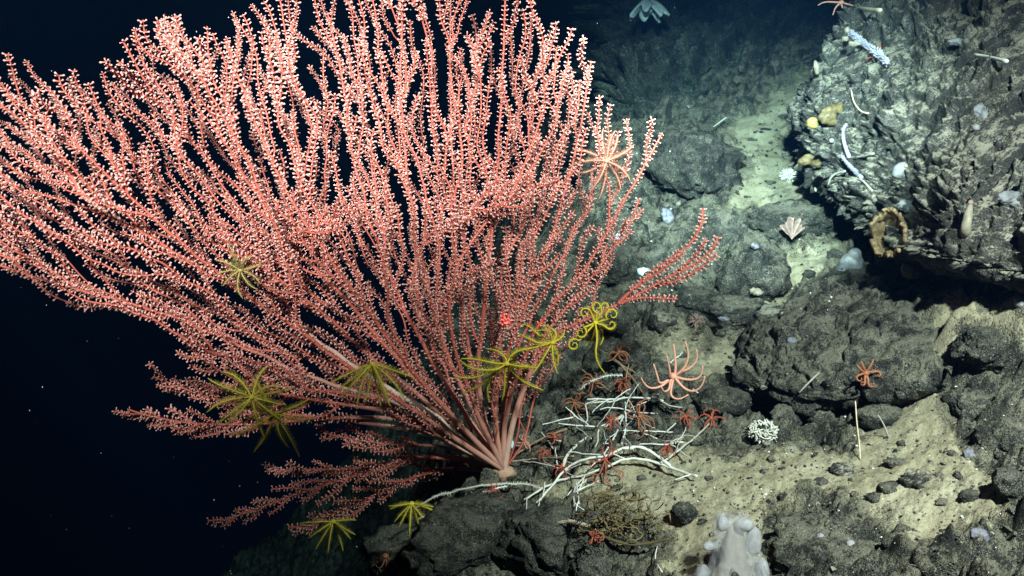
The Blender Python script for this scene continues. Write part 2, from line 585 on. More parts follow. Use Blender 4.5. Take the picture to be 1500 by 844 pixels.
def gpix(px, py):
    """the seabed point seen at a spot of the picture, by marching along that line of sight"""
    dirv = P(px, py, 1.0) - CAM
    ts = np.linspace(1.6, 8.5, 420)
    w = CAM + ts[:, None] * dirv
    j = np.clip(np.searchsorted(yy, w[:, 1]) , 0, NY - 1)
    u = w[:, 0] / (w[:, 1] + 0.55)
    i = np.clip(np.round((u - uu[0]) / (uu[1] - uu[0])).astype(int), 0, NU - 1)
    z = _gz[j, i]
    hit = np.nonzero(w[:, 2] <= z)[0]
    k = hit[0] if len(hit) else 250
    return w[k], float(ts[k])


# ---------------------------------------------------------------- big rock bodies as displaced patches
def catmull(c, n):
    """resample an (m,3) row of control points to n points along a Catmull-Rom curve"""
    c = np.asarray(c, float)
    m = len(c)
    t = np.linspace(0, m - 1, n)
    i = np.minimum(t.astype(int), m - 2)
    f = (t - i)[:, None]
    p0 = c[np.maximum(i - 1, 0)]; p1 = c[i]; p2 = c[i + 1]; p3 = c[np.minimum(i + 2, m - 1)]
    return 0.5 * (2 * p1 + (p2 - p0) * f + (2 * p0 - 5 * p1 + 4 * p2 - p3) * f ** 2 + (3 * p1 - p0 - 3 * p2 + p3) * f ** 3)


def patch(name, rows, nu, nv, disp, material, fade=None):
    R = [catmull(PA(r), nu) for r in rows]
    R = np.stack(R)                                  # rows x nu x 3
    cols = np.stack([catmull(R[:, k], nv) for k in range(nu)], 1)   # nv x nu x 3
    du = np.gradient(cols, axis=1); dv = np.gradient(cols, axis=0)
    nrm = np.cross(du, dv)
    nrm /= np.linalg.norm(nrm, axis=2, keepdims=True) + 1e-9
    pts = cols.reshape(-1, 3); nn = nrm.reshape(-1, 3)
    side = np.sign(((CAM - pts) * nn).sum(1).mean())
    nn = nn * side
    ng = nn.reshape(nv, nu, 3)
    for _ in range(14):
        ng = sum(ng[np.clip(np.arange(nv) + a, 0, nv - 1)][:, np.clip(np.arange(nu) + b, 0, nu - 1)] for a, b in ((0, 0), (4, 0), (-4, 0), (0, 4), (0, -4))) / 5
    nn = (ng / (np.linalg.norm(ng, axis=2, keepdims=True) + 1e-6)).reshape(-1, 3)
    dd = disp(pts, nn)
    if fade: dd = dd * np.repeat(np.interp(np.linspace(0, 1, nv), (0, fade, fade + 0.06, 1), (1, 1, 0.3, 0.3)), nu)[:, None]
    pts = pts + dd
    ii = (np.arange(nv - 1)[:, None] * nu + np.arange(nu - 1)[None]).ravel()
    f = np.stack([ii, ii + 1, ii + nu + 1, ii + nu], 1)
    if side > 0: f = f[:, ::-1]
    f = np.ascontiguousarray(f)
    return mesh_obj(name, pts, f, material)


def strata_disp(axis, amp, fine=1.0, seed=0.0, ani=1.0):
    """layered, cracked rock: long blocks along one direction with ledges between them"""
    a = np.asarray(axis, float); a /= np.linalg.norm(a)
    up = np.array([0, 0.2, 1.0]); up -= a * (up @ a); up /= np.linalg.norm(up)
    b = np.cross(a, up)
    def fn(p, n):
        q = p + 0.05 * np.stack([fbm(p * 4 + seed + k, 3) for k in (0, 7, 13)], 1)
        l = np.stack([q @ a, q @ up, q @ b], 1)
        _, g1, v1 = cells(l * (1.3 * ani, 6.5, 3.0) + seed)
        _, g2, v2 = cells(l * (3.6 * ani, 18, 8) + seed + 4)
        _, g3, v3 = cells(l * (11 * ani, 46, 22) + seed + 8)
        h = (v1 - 0.5) * 0.14 * np.clip(g1 * 7, 0, 1) + (v2 - 0.5) * 0.075 * np.clip(g2 * 6, 0, 1) + (v3 - 0.5) * 0.030 * fine * np.clip(g3 * 5, 0, 1)
        h += -0.05 * np.exp(-g1 * 16) - 0.025 * np.exp(-g2 * 14) + 0.05 * fbm(p * 3 + seed, 3) + 0.008 * fbm(p * 45, 3)
        return n * (h * amp)[:, None]
    return fn


def ledge_disp(axis, amp, seed):
    base = strata_disp(axis, amp, seed=seed, ani=0.5)
    a = np.asarray(axis, float); a /= np.linalg.norm(a)
    up = np.array([0, 0.2, 1.0]); up -= a * (up @ a); up /= np.linalg.norm(up)
    b = np.cross(a, up)
    def fn(p, n):
        l = np.stack([p @ a, p @ up, p @ b], 1)
        w1 = fbm(l * (0.8, 3.5, 2.0) + seed, 4); w2 = fbm(l * (1.8, 9, 6) + seed + 9, 3)
        t1 = l[:, 1] * 6.0 + 1.3 * w1; t2 = l[:, 1] * 17.0 + 1.6 * w2 + 2 * w1
        s1 = t1 - np.floor(t1); s2 = t2 - np.floor(t2)
        h = 0.055 * (s1 ** 1.5) * np.clip(0.6 + w2, 0, 1.3) + 0.022 * (s2 ** 1.5) * np.clip(0.7 + 1.2 * w1, 0, 1.3) - 0.04
        return base(p, n) * 0.65 + n * h[:, None]
    return fn


outcrop = patch('rock_outcrop', [
    [(1260, -40, 6.6), (1230, -60, 5.6), (1300, -80, 4.9), (1400, -100, 4.5), (1500, -120, 4.2), (1720, -150, 4.0)],
    [(1265, 30, 6.1), (1240, 22, 5.0), (1305, 10, 4.5), (1400, 0, 4.0), (1500, -10, 3.7), (1720, -20, 3.4)],
    [(1230, 110, 5.9), (1188, 110, 4.8), (1265, 110, 4.2), (1380, 110, 3.6), (1500, 110, 3.3), (1720, 100, 3.0)],
    [(1200, 190, 5.7), (1160, 190, 4.65), (1255, 200, 4.0), (1370, 215, 3.3), (1500, 220, 3.0), (1720, 210, 2.7)],
    [(1210, 250, 5.6), (1178, 252, 4.55), (1260, 280, 3.8), (1370, 310, 3.1), (1500, 320, 2.8), (1720, 320, 2.5)],
    [(1245, 285, 5.5), (1228, 285, 4.5), (1270, 345, 3.7), (1345, 385, 3.1), (1500, 425, 2.74), (1720, 440, 2.4)],
    [(1250, 292, 5.5), (1245, 290, 4.8), (1290, 352, 4.0), (1360, 396, 3.45), (1508, 440, 3.05), (1720, 455, 2.7)],
    [(1250, 350, 5.5), (1245, 350, 4.9), (1290, 420, 4.1), (1360, 470, 3.5), (1508, 520, 3.1), (1720, 540, 2.8)],
], 370, 370, ledge_disp((0.88, 0.30, 0.36), 0.9, 2.0), MAT['outcrop'], 0.70)
tag(outcrop, 'huge grey layered rock outcrop filling the upper right, dusted with sediment', 'rock')

slab = patch('rock_slab', [
    [(1100, 470, 4.25), (1135, 440, 4.2), (1230, 402, 4.1), (1330, 395, 3.85), (1460, 435, 3.4)],
    [(1085, 490, 3.95), (1125, 460, 3.85), (1220, 418, 3.75), (1320, 412, 3.5), (1440, 455, 3.12)],
    [(1075, 525, 3.7), (1110, 505, 3.58), (1200, 480, 3.42), (1305, 470, 3.2), (1410, 500, 2.98)],
    [(1070, 560, 3.55), (1095, 565, 3.42), (1165, 580, 3.2), (1265, 585, 3.0), (1380, 555, 2.84)],
    [(1085, 585, 3.72), (1105, 590, 3.62), (1165, 612, 3.5), (1270, 615, 3.32), (1390, 570, 3.1)],
    [(1095, 640, 3.9), (1115, 650, 3.8), (1165, 680, 3.7), (1270, 680, 3.5), (1400, 640, 3.3)],
], 260, 220, strata_disp((0.95, 0.25, 0.12), 0.55, seed=21.0), MAT['rock'])
tag(slab, 'broad dark speckled rock slab in the middle right with a black hollow under its front edge', 'rock')

cliff = patch('cliff', [
    [(860, -330, 8.6), (880, -300, 7.9), (960, -260, 7.6), (1100, -240, 7.4), (1250, -240, 7.2), (1420, -220, 7.0)],
    [(880, -80, 8.4), (898, -70, 7.5), (970, -60, 7.2), (1100, -50, 7.0), (1250, -40, 6.9), (1420, -40, 6.9)],
    [(890, 60, 8.2), (902, 60, 7.2), (980, 60, 6.9), (1100, 50, 6.75), (1240, 40, 6.7), (1420, 40, 6.7)],
    [(880, 150, 8.0), (890, 150, 6.9), (970, 160, 6.6), (1090, 130, 6.5), (1220, 80, 6.55), (1420, 80, 6.6)],
    [(860, 260, 8.0), (880, 270, 6.6), (960, 260, 6.4), (1090, 230, 6.5), (1220, 200, 6.7), (1420, 200, 6.7)],
], 260, 240, strata_disp((0.9, 0.1, 0.25), 3.4, seed=40.0), MAT['cliff'])
tag(cliff, 'dim blue-green cliff face far behind the coral', kind='structure')

# ---------------------------------------------------------------- the pink coral
BASE = np.array([738.0, 688.0])
BASE_D = 3.25
OUT = [(-70, 120), (-20, 70), (45, 92), (95, 100), (125, 108), (160, 60), (185, 45), (222, 6), (240, -12), (262, 40), (300, 42), (345, -5), (400, -30), (520, -45), (620, -30), (700, -45), (745, -25), (790, -8),
       (828, 25), (862, 75), (878, 108), (885, 150), (925, 158), (975, 185), (978, 215), (945, 268), (945, 300), (915, 360), (880, 415), (850, 450), (815, 478), (790, 540), (765, 600), (742, 660), (735, 690),
       (690, 655), (640, 622), (560, 590), (450, 562), (390, 552), (320, 540), (275, 505), (200, 468), (120, 440), (50, 425), (-70, 400)]


def poly_in(p, poly):
    return in_poly(np.array([p[0]]), np.array([p[1]]), poly, 0.01)[0] > 0.5


LIMIT = [(-300, -300), (1100, -300), (1000, 330), (850, 480), (770, 620), (738, 700), (690, 672), (640, 640), (560, 605), (450, 575), (330, 545), (200, 480), (120, 455), (0, 420), (-300, 400)]


def flow(p, t, seed, curl):
    """outward growth direction in the plane of the fan at p; t = pixels from the tip"""
    v = p - BASE
    r = math.hypot(*v) + 1e-6
    d = v / r
    up = np.array([0.0, -1.0])
    w = (0.30 + 0.36 * math.exp(-t / 110.0)) * curl * min(1.0, r / 300.0) * min(1.0, max(0.0, -v[1] / r - 0.30) * 1.9)
    d = d * (1 - w) + up * w
    q = np.array([[p[0] / 130.0, p[1] / 130.0, seed], [p[0] / 42.0, p[1] / 42.0, seed + 9.0]])
    n = perlin(q)
    ang = 0.72 * n[0] + 0.58 * n[1]
    ang *= min(1.0, r / 160.0)
    c, s = math.cos(ang), math.sin(ang)
    d = np.array([d[0] * c - d[1] * s, d[0] * s + d[1] * c])
    return d / (math.hypot(*d) + 1e-9)


class Tree:
    def __init__(s, seed, depth_fn, spread):
        s.br = []          # dict: pts (tip -> root, px), parent, at, off
        s.grid = {}
        s.seed = seed; s.depth = depth_fn; s.spread = spread
    def cell(s, p): return (int(p[0] // 14), int(p[1] // 14))
    def put(s, b):
        for i, p in enumerate(s.br[b]['pts']):
            s.grid.setdefault(s.cell(p), []).append((p[0], p[1], b, i))
    def near(s, p, rad):
        best = None; bd = rad
        cx, cyy = s.cell(p); k = int(rad // 14) + 1
        for dx in range(-k, k + 1):
            for dy in range(-k, k + 1):
                for (x, y, b, i) in s.grid.get((cx + dx, cyy + dy), ()):
                    dd = math.hypot(x - p[0], y - p[1])
                    if dd < bd: bd = dd; best = (b, i)
        return best
    def add(s, pts, parent=None, at=0, bare=0.0, hand=False):
        pts = np.asarray(pts, float)
        s.br.append(dict(pts=pts, parent=parent, at=at, bare=bare, n=np.ones(len(pts)), hand=hand,
                         amp=random.uniform(-1, 1) * s.spread))
        s.put(len(s.br) - 1)
        return len(s.br) - 1
    def hand(s, pts, parent=None, bare=0.0):
        pts = resample(smooth_line(pts, 3), 6.0)
        q = np.stack([pts[:, 0] / 40, pts[:, 1] / 40, 0 * pts[:, 0] + s.seed], 1)
        w = 4.0 * np.sin(np.linspace(0, math.pi, len(pts)))
        pts = pts + np.stack([perlin(q) * w, perlin(q + 50) * w], 1)
        at = 0
        if parent is None and s.br:
            for k in range(4, len(pts)):
                hit = s.near(pts[k], 7.0)
                if hit is not None:
                    rr = math.hypot(*(s.br[hit[0]]['pts'][hit[1]] - BASE))
                    if rr <= math.hypot(*(pts[k] - BASE)) + 4:
                        b, i = hit
                        i = min(i + 4, len(s.br[b]['pts']) - 1)
                        return s.add(np.concatenate([pts[:k + 1], [s.br[b]['pts'][i]]]), b, i, bare, True)
        return s.add(pts, None, 0, bare, True)
    def grow(s, tip, min_len=38, gap=15.0, curl=1.0, mergeat=10.0):
        if s.near(tip, gap) is not None: return None
        p = np.array(tip, float); pts = [p.copy()]; t = 0.0
        sd = s.seed + random.uniform(-0.5, 0.5); cu = curl * random.uniform(0.6, 1.45)
        for k in range(260):
            p = p - 6.0 * flow(p, t, sd, cu); t += 6.0
            pts.append(p.copy())
            r = math.hypot(*(p - BASE))
            if k % 5 == 4 and r > 120 and not poly_in(p, LIMIT): return None
            if r < 14:
                if t < min_len: return None
                pts.append(BASE.copy())
                return s.add(pts)
            if k > 2:
                hit = s.near(p, mergeat * (1.0 if r > 330 else (0.7 if r > 230 else 1.5)))
                if hit is not None:
                    b, i = hit
                    if math.hypot(*(s.br[b]['pts'][i] - BASE)) < r + 5:
                        if t < min_len: return None
                        j = min(i + 3, len(s.br[b]['pts']) - 1)
                        pts.append(s.br[b]['pts'][j].copy())
                        return s.add(pts, b, j)
        return None
    def finish(s):
        for b in range(len(s.br) - 1, -1, -1):
            B = s.br[b]
            if B['parent'] is not None:
                s.br[B['parent']]['n'][B['at']:] += B['n'][-1]
        for B in s.br:                      # depth offsets: zero at the joint, growing to the tip
            m = len(B['pts'])
            root = 0.0 if B['parent'] is None else s.br[B['parent']]['off'][B['at']]
            u = np.linspace(1, 0, m)
            B['off'] = root + B['amp'] * u ** 1.3
            d = s.depth(B['pts'])
            B['w'] = PA(np.column_stack([B['pts'], d + B['off']]))
            B['rad'] = 1.0 * B['n'] ** 0.33 * 3.2 / FPX
            if B['hand']: B['rad'] = np.maximum(B['rad'], (1.4 + 3.2 * np.linspace(0, 1, m) ** 2.0) * 3.2 / FPX)
            B['rad'][:3] *= (0.6, 0.8, 0.9)[:min(3, m)]


# polyp template: stalk flaring to a head with a shallow cup; z is along the polyp
def polyp_template():
    v = []; f = []; a = []
    rings = [(0.0, 0.15, 0.0), (0.5, 0.15, 0.4), (0.95, 0.23, 0.95)]
    for z, r, t in rings:
        for k in range(4):
            an = k * math.pi / 2
            v.append((r * math.cos(an), r * math.sin(an), z)); a.append(t)
    v.append((0, 0, 1.12)); a.append(1.0)
    for i in range(2):
        for k in range(4):
            p, q = i * 4 + k, i * 4 + (k + 1) % 4
            f += [(p, q, q + 4), (p, q + 4, p + 4)]
    for k in range(4): f.append((8 + k, 8 + (k + 1) % 4, 12))
    return np.array(v), np.array(f), np.array(a)


PV, PF, PAa = polyp_template()
POLYP_LEN = 5.6 * 3.2 / FPX
POLYP_STEP = 6.2 * 3.2 / FPX
polyp_count = 0


def polyp_geo(geo, w, rad, bare=0.0, maxr=0.0105, root_w=None, scale=1.0, per=4, lean=0.35, rng=RNG, step=None):
    """whorls of polyps along a branch given tip -> root"""
    global polyp_count
    seg = np.linalg.norm(np.diff(w, axis=0), axis=1)
    t = np.concatenate([[0], np.cumsum(seg)])
    step = step or POLYP_STEP * scale
    tt = np.arange(0.3 * step, t[-1] * (1 - bare), step)
    if len(tt) < 1: return
    tt = tt + rng.normal(0, 0.12 * step, len(tt))
    c = np.stack([np.interp(tt, t, w[:, k]) for k in range(3)], 1)
    rr = np.interp(tt, t, rad)
    T, Nn, Bb = frames(w)
    T = -T
    iT = np.stack([np.interp(tt, t, T[:, k]) for k in range(3)], 1)
    iN = np.stack([np.interp(tt, t, Nn[:, k]) for k in range(3)], 1)
    iB = np.cross(iT, iN)
    keep = rng.random(len(tt)) < np.clip(1.6 - rr / maxr, 0.0, 1.0)
    if root_w is not None: keep &= rng.random(len(tt)) < np.clip((np.linalg.norm(c - root_w, axis=1) - 0.12) / 0.30, 0.0, 1.0)
    keep &= perlin(c * 11 + 31) > -0.62
    if not keep.any(): return
    c, rr, iT, iN, iB = c[keep], rr[keep], iT[keep], iN[keep], iB[keep]
    m = len(c)
    size = 0.95 + 0.45 * perlin(c * 7 + 3)
    ph = (np.arange(m) % 2) * (math.pi / per)
    for k in range(per):
        an = ph + k * 2 * math.pi / per + rng.normal(0, 0.15, m)
        rd = np.cos(an)[:, None] * iN + np.sin(an)[:, None] * iB
        ax = rd + iT * (lean + rng.normal(0, 0.18, m))[:, None]
        ax /= np.linalg.norm(ax, axis=1, keepdims=True)
        sx = np.cross(ax, iT + 0.01); sx /= np.linalg.norm(sx, axis=1, keepdims=True)
        sy = np.cross(ax, sx)
        L = POLYP_LEN * scale * rng.uniform(0.70, 1.12, m) * size
        root = c + rd * (rr * 0.6)[:, None]
        v = root[:, None] + L[:, None, None] * (PV[None, :, 0:1] * sx[:, None] + PV[None, :, 1:2] * sy[:, None] + PV[None, :, 2:3] * ax[:, None])
        f = (PF[None] + (np.arange(m) * len(PV))[:, None, None]).reshape(-1, 3)
        a = np.tile(PAa, m) * np.repeat(rng.uniform(0.75, 1.0, m), len(PV))
        geo.add(v.reshape(-1, 3), f, a=a)
        polyp_count += m


def fan_depth(front, tilt, seed):
    def fn(p):
        r = np.hypot(p[:, 0] - BASE[0], p[:, 1] - BASE[1])
        u = np.clip(r / 600.0, 0, 1.3)
        n = perlin(np.stack([p[:, 0] / 260, p[:, 1] / 260, 0 * r + seed], 1))
        return BASE_D + front * u ** 0.8 + tilt * (p[:, 0] - BASE[0]) / 700.0 * np.clip(u * 1.5, 0, 1) + 0.16 * n * np.clip(u * 2, 0, 1)
    return fn


def fill(tree, poly, tries, seed, **kw):
    rg = random.Random(seed)
    poly = [(float(a), float(b)) for a, b in poly]
    xs = [a for a, b in poly]; ys = [b for a, b in poly]
    # first the outer rim, then the inside
    rim = resample(np.array(poly + poly[:1]), 17.0)
    for p in rim:
        if p[1] > 470 and p[0] > 300: continue
        q = p + np.array([rg.uniform(-6, 6), rg.uniform(-4, 44)])
        tree.grow(q, **kw)
    for k in range(tries):
        p = np.array([rg.uniform(min(xs), max(xs)), rg.uniform(min(ys), max(ys))])
        if poly_in(p, poly): tree.grow(p, **kw)


front = Tree(1.3, fan_depth(-0.22, 0.22, 3.0), 0.15)
for st in ([(-60, 372), (0, 388), (60, 410), (150, 432), (250, 462), (340, 500), (400, 530), (455, 553), (520, 572), (590, 592), (650, 625), (700, 662), (738, 688)],
           [(-60, 250), (40, 280), (130, 305), (214, 343), (300, 395), (380, 445), (450, 490), (530, 545), (600, 585), (660, 625), (705, 660), (738, 688)],
           [(-60, 120), (20, 165), (90, 230), (120, 290), (190, 330), (280, 385)],
           [(180, 60), (230, 150), (300, 230), (370, 300), (430, 360), (500, 430), (560, 500), (620, 570), (680, 630), (720, 668), (738, 688)],
           [(480, 20), (505, 130), (520, 250), (560, 380), (610, 490), (670, 590), (715, 655), (738, 688)],
           [(590, 0), (585, 150), (600, 300), (625, 420), (655, 520), (690, 600), (720, 652), (738, 688)],
           [(740, 0), (735, 140), (728, 250), (715, 400), (702, 500), (700, 580), (716, 640), (738, 688)],
           [(866, 90), (850, 190), (825, 290), (790, 400), (748, 500), (724, 580), (727, 640), (738, 688)],
           [(970, 195), (935, 260), (895, 330), (850, 405), (800, 458), (765, 525), (742, 600), (737, 650), (738, 688)]):
    front.hand(st, bare=0.42 if len(st) == 13 or st[0] == (-60, 250) else 0.0)
fill(front, OUT, 3600, 21, gap=13.0, mergeat=8.5)
front.finish()

inset = [(x + (480 - x) * 0.06 + 10, y + (380 - y) * 0.05 + 8) for x, y in OUT]
back = Tree(4.7, fan_depth(0.20, 0.16, 8.0), 0.10)
for st in ([(120, 130), (200, 240), (300, 330), (420, 420), (540, 520), (640, 600), (738, 688)],
           [(660, 0), (660, 200), (670, 400), (690, 540), (715, 640), (738, 688)],
           [(900, 200), (840, 350), (770, 470), (735, 590), (738, 688)]):
    back.hand(st)
fill(back, inset, 1700, 33, gap=17.0, mergeat=10.0)
back.finish()
near_ = Tree(9.1, fan_depth(-0.48, 0.20, 13.0), 0.12)
for st in ([(90, 190), (180, 280), (280, 370), (400, 460), (520, 545), (620, 610), (700, 665), (738, 688)],
           [(330, 60), (380, 200), (440, 320), (520, 430), (600, 540), (680, 630), (738, 688)],
           [(800, 150), (760, 270), (700, 340), (660, 400), (660, 500), (700, 610), (738, 688)]):
    near_.hand(st)
patchy = [[(-60, 130), (120, 130), (300, 300), (380, 400), (350, 470), (200, 450), (-60, 380)], [(200, 30), (420, 20), (480, 200), (470, 330), (330, 330)], [(520, 60), (840, 60), (870, 200), (760, 330), (600, 380), (520, 250)]]
for q, pp in enumerate(patchy):
    fill(near_, pp, 420, 50 + q, gap=21.0, mergeat=11.0, curl=1.2)
near_.finish()


def spray(stem, seed, side_len, spacing, start=0.0, stop=0.6, d0=3.2, d1=3.25, sides=(1, -1), angle=0.5, bare=0.35, curl_up=0.25, thick=1.0):
    """a hand-drawn stem (tip -> root, px) with side branches that sweep forward along it"""
    rg = random.Random(seed)
    stem = resample(smooth_line(stem, 3), 6.0)
    L = len(stem)
    dep = lambda p, k: d0 + (d1 - d0) * k / (L - 1)
    out = []
    base_line = np.column_stack([stem, [dep(None, k) for k in range(L)]])
    out.append([base_line, bare, thick])
    k = int(start * L) + 3; sd = 0
    while k < int(stop * L):
        sg = sides[sd % len(sides)]; sd += 1
        tv = stem[max(k - 2, 0)] - stem[min(k + 2, L - 1)]
        tv /= math.hypot(*tv)
        a = sg * angle * rg.uniform(0.8, 1.25)
        ln = side_len * rg.uniform(0.6, 1.1) * (0.45 + 0.55 * min(1, k / (0.4 * L)))
        p = stem[k].copy(); pts = [np.array([p[0], p[1], base_line[k, 2]])]
        doff = rg.uniform(-0.10, 0.10)
        n = max(4, int(ln / 6))
        for j in range(n):
            f = j / n
            ang = a * (1 - 0.75 * f)
            c, s = math.cos(ang), math.sin(ang)
            d = np.array([tv[0] * c - tv[1] * s, tv[0] * s + tv[1] * c]) + np.array([0, -curl_up * f])
            d /= math.hypot(*d)
            p = p + 6 * d + np.array([rg.uniform(-.5, .5), rg.uniform(-.5, .5)])
            pts.append(np.array([p[0], p[1], base_line[k, 2] + doff * (j + 1) / n]))
        out.append([np.array(pts[::-1]), 0.06, 0.5])
        k += max(2, int(spacing * rg.uniform(0.7, 1.3) / 6))
    return out


sprays = []
sprays += spray([(188, 600), (225, 612), (290, 622), (370, 622), (450, 615), (540, 610), (620, 618), (690, 650), (738, 688)], 1, 75, 16, 0.0, 0.38, 3.12, 3.25, sides=(-1, -1, 1), bare=0.42)
sprays += spray([(225, 552), (270, 570), (330, 590), (400, 605), (470, 612), (560, 622), (650, 640), (738, 688)], 2, 70, 15, 0.0, 0.42, 3.2, 3.25, bare=0.5)
sprays += spray([(465, 632), (520, 645), (580, 652), (640, 652), (700, 668), (738, 688)], 3, 55, 18, 0.0, 0.55, 3.3, 3.25, bare=0.4)
sprays += spray([(312, 768), (370, 748), (440, 722), (510, 700), (570, 682), (620, 668), (670, 670), (738, 688)], 4, 62, 24, 0.0, 0.72, 3.55, 3.27, angle=0.45, curl_up=0.0, bare=0.2)
sprays += spray([(390, 690), (450, 688), (520, 688), (590, 676), (650, 668), (738, 688)], 5, 55, 26, 0.0, 0.65, 3.48, 3.27, angle=0.4, bare=0.3)
sprays += spray([(430, 782), (470, 760), (540, 730), (600, 700), (660, 685), (738, 690)], 6, 50, 24, 0.0, 0.75, 3.6, 3.28, angle=0.5, bare=0.2)
sprays += spray([(520, 560), (560, 590), (610, 620), (670, 655), (738, 688)], 7, 50, 20, 0.0, 0.6, 3.15, 3.25, bare=0.4)
sprays += spray([(262, 492), (300, 530), (350, 560), (420, 580), (500, 592), (590, 605), (660, 640), (738, 688)], 8, 85, 14, 0.0, 0.55, 3.12, 3.25, sides=(1, 1, -1), angle=0.9, curl_up=0.5, bare=0.45)
for q, st in enumerate(([(1052, 348), (1043, 368), (1015, 390), (980, 405), (945, 426), (905, 446), (860, 468), (815, 486), (782, 530), (752, 610), (738, 688)],
                        [(1030, 306), (1028, 330), (1012, 358), (985, 378), (955, 398), (925, 425), (905, 445)],
                        [(1050, 372), (1020, 398), (990, 412), (960, 420)], [(992, 438), (962, 437), (932, 436), (906, 446)], [(1002, 370), (972, 395), (944, 412), (918, 432)], [(1034, 352), (1016, 380), (985, 402)])):
    sprays += spray(st, 9 + q * 0.1, 20, 999, 0.9, 0.2, 3.02, 3.10 if q else 3.25, bare=0.25 if q == 0 else 0.12)
for q, (st, dd) in enumerate((([(800, 262), (760, 290), (710, 308), (660, 322), (625, 345), (606, 385), (604, 430)], 2.82), ([(520, 300), (470, 330), (425, 345), (400, 372), (430, 410), (480, 450)], 2.72), ([(300, 330), (345, 350), (390, 395), (450, 440), (510, 490)], 2.70),
                              ([(700, 390), (660, 420), (630, 470), (640, 530)], 2.86), ([(420, 300), (440, 350), (480, 400), (540, 450)], 2.74), ([(800, 360), (770, 410), (740, 450), (720, 520)], 3.0))):
    sprays += spray(st, 40 + q, 75, 17, 0.0, 0.75, dd, dd + 0.18, angle=0.75, curl_up=0.5, bare=0.0, thick=0.5)
sprays += spray([(936, 292), (925, 325), (900, 360), (868, 405), (830, 450), (790, 500), (755, 590), (738, 688)], 12, 50, 26, 0.05, 0.5, 3.45, 3.26, bare=0.2)
0 and spray([(610, 690), (650, 700), (690, 690), (738, 690)], 13, 45, 14, 0, .6, 3.4, 3.28, bare=.2)
0 and spray([(560, 800), (590, 770), (620, 740), (650, 705), (700, 690), (738, 690)], 14, 60, 20, 0, .6, 3.6, 3.28, bare=.2)

coral_base_w = P(738, 690, 3.26)
coral = empty('pink_coral', coral_base_w)
tag(coral, 'giant pink branching coral spreading up and left from the ledge, covered in pale polyps', 'coral')

parts = []      # world line, radius, bare, length
for tr in (front, near_, back):
    for B in tr.br:
        ln = np.linalg.norm(np.diff(B['w'], axis=0), axis=1).sum()
        parts.append((B['w'], B['rad'], B['bare'], ln * (0.55 if tr is back else 1.0)))
for pts, bare, thick in sprays:
    w = PA(pts)
    u = np.linspace(0, 1, len(w))
    rad = ((1.3 + (min(4.2, len(w) * 0.05) * u ** 1.4 if thick == 1.0 else 0.6 * u))) * 3.2 / FPX
    ln = np.linalg.norm(np.diff(w, axis=0), axis=1).sum()
    parts.append((w, rad, bare, ln))
order = sorted(range(len(parts)), key=lambda k: -parts[k][3])
rest_b, rest_p = Geo(), Geo()
for rank, k in enumerate(order):
    w, rad, bare, ln = parts[k]
    thickness = np.clip((rad - 0.0082) / 0.006, 0, 1)
    if bare > 0.3: thickness = np.clip(np.linspace(0, 1, len(rad)) * 2.6 - 1.3, 0, 1)
    if rank < 295:
        g, p = Geo(), Geo()
    else:
        g, p = rest_b, rest_p
    v, f4, f3 = tube_geo(w, rad, 6)
    a = np.concatenate([np.repeat(thickness, 6), [thickness[0], thickness[-1]]])
    g.add(v, f4, f3, a=a)
    polyp_geo(p, w, rad, bare, root_w=coral_base_w)
    if rank < 295:
        b = g.build('branch', MAT['branch'], coral, origin=w[-1])
        if p.v:
            tag(p.build('polyps', MAT['polyps'], b, origin=w[-1], smooth=False), kind='stuff')
# the swollen foot that grips the ledge
g = Geo(); v_, f_ = ico(3)
for q, (ox, oy, rr) in enumerate(((0, 2, 13), (-10, -3, 10), (7, 5, 9), (-4, 7, 12))):
    g.add(v_ * (rr * 3.2 / FPX) * (1 + 0.3 * fbm(v_ * 2 + q, 3))[:, None] * (1.2, 1, 0.7) + P(738 + ox, 688 + oy, 3.26), f_, a=0.8)
MAT['holdfast'] = tipped_material('coral_foot', (0.42, 0.25, 0.18), (0.42, 0.25, 0.18), 0.7, 0.35)
hf = g.build('holdfast', MAT['holdfast'], coral, origin=coral_base_w)
m_ = hf.modifiers.new('fuse', 'REMESH'); m_.mode = 'VOXEL'; m_.voxel_size = 0.006; m_.use_smooth_shade = True
if rest_b.v:
    r_ = tag(rest_b.build('small_branches', MAT['branch'], coral, origin=coral_base_w), kind='stuff')
    tag(rest_p.build('polyps', MAT['polyps'], r_, origin=coral_base_w, smooth=False), kind='stuff')
print('branches', len(front.br), len(back.br), len(sprays), 'polyps', polyp_count)

# ---------------------------------------------------------------- where a line of sight meets the rock
from mathutils.bvhtree import BVHTree


def coarse(o, nu, nv, st):
    co = np.empty(len(o.data.vertices) * 3, np.float32)
    o.data.vertices.foreach_get('co', co)
    g = co.reshape(nv, nu, 3)[::st, ::st]
    a, b = g.shape[:2]
    ii = (np.arange(a - 1)[:, None] * b + np.arange(b - 1)[None]).ravel()
    return g.reshape(-1, 3).tolist(), np.stack([ii, ii + 1, ii + b + 1, ii + b], 1).tolist()


BV = [BVHTree.FromPolygons(*coarse(o, nu, nv, st)) for o, nu, nv, st in
      ((seabed, NU, NY, 3), (outcrop, 370, 370, 3), (slab, 260, 220, 2), (cliff, 260, 240, 3))]


def hit(px, py):
    d = Vector(P(px, py, 1.0)); ln = d.length; d.normalize()
    best = None
    for bv in BV:
        loc, nrm, idx, dist = bv.ray_cast(Vector((0, 0, 0)), d)
        if loc is not None and (best is None or dist < best[1]): best = (loc, dist, nrm)
    if best is None: return np.array(P(px, py, 4.0)), 4.0, Vector((0, 0, 1))
    n = best[2]
    if n.dot(d) > 0: n = -n
    return np.array(best[0]), best[1] / ln, n


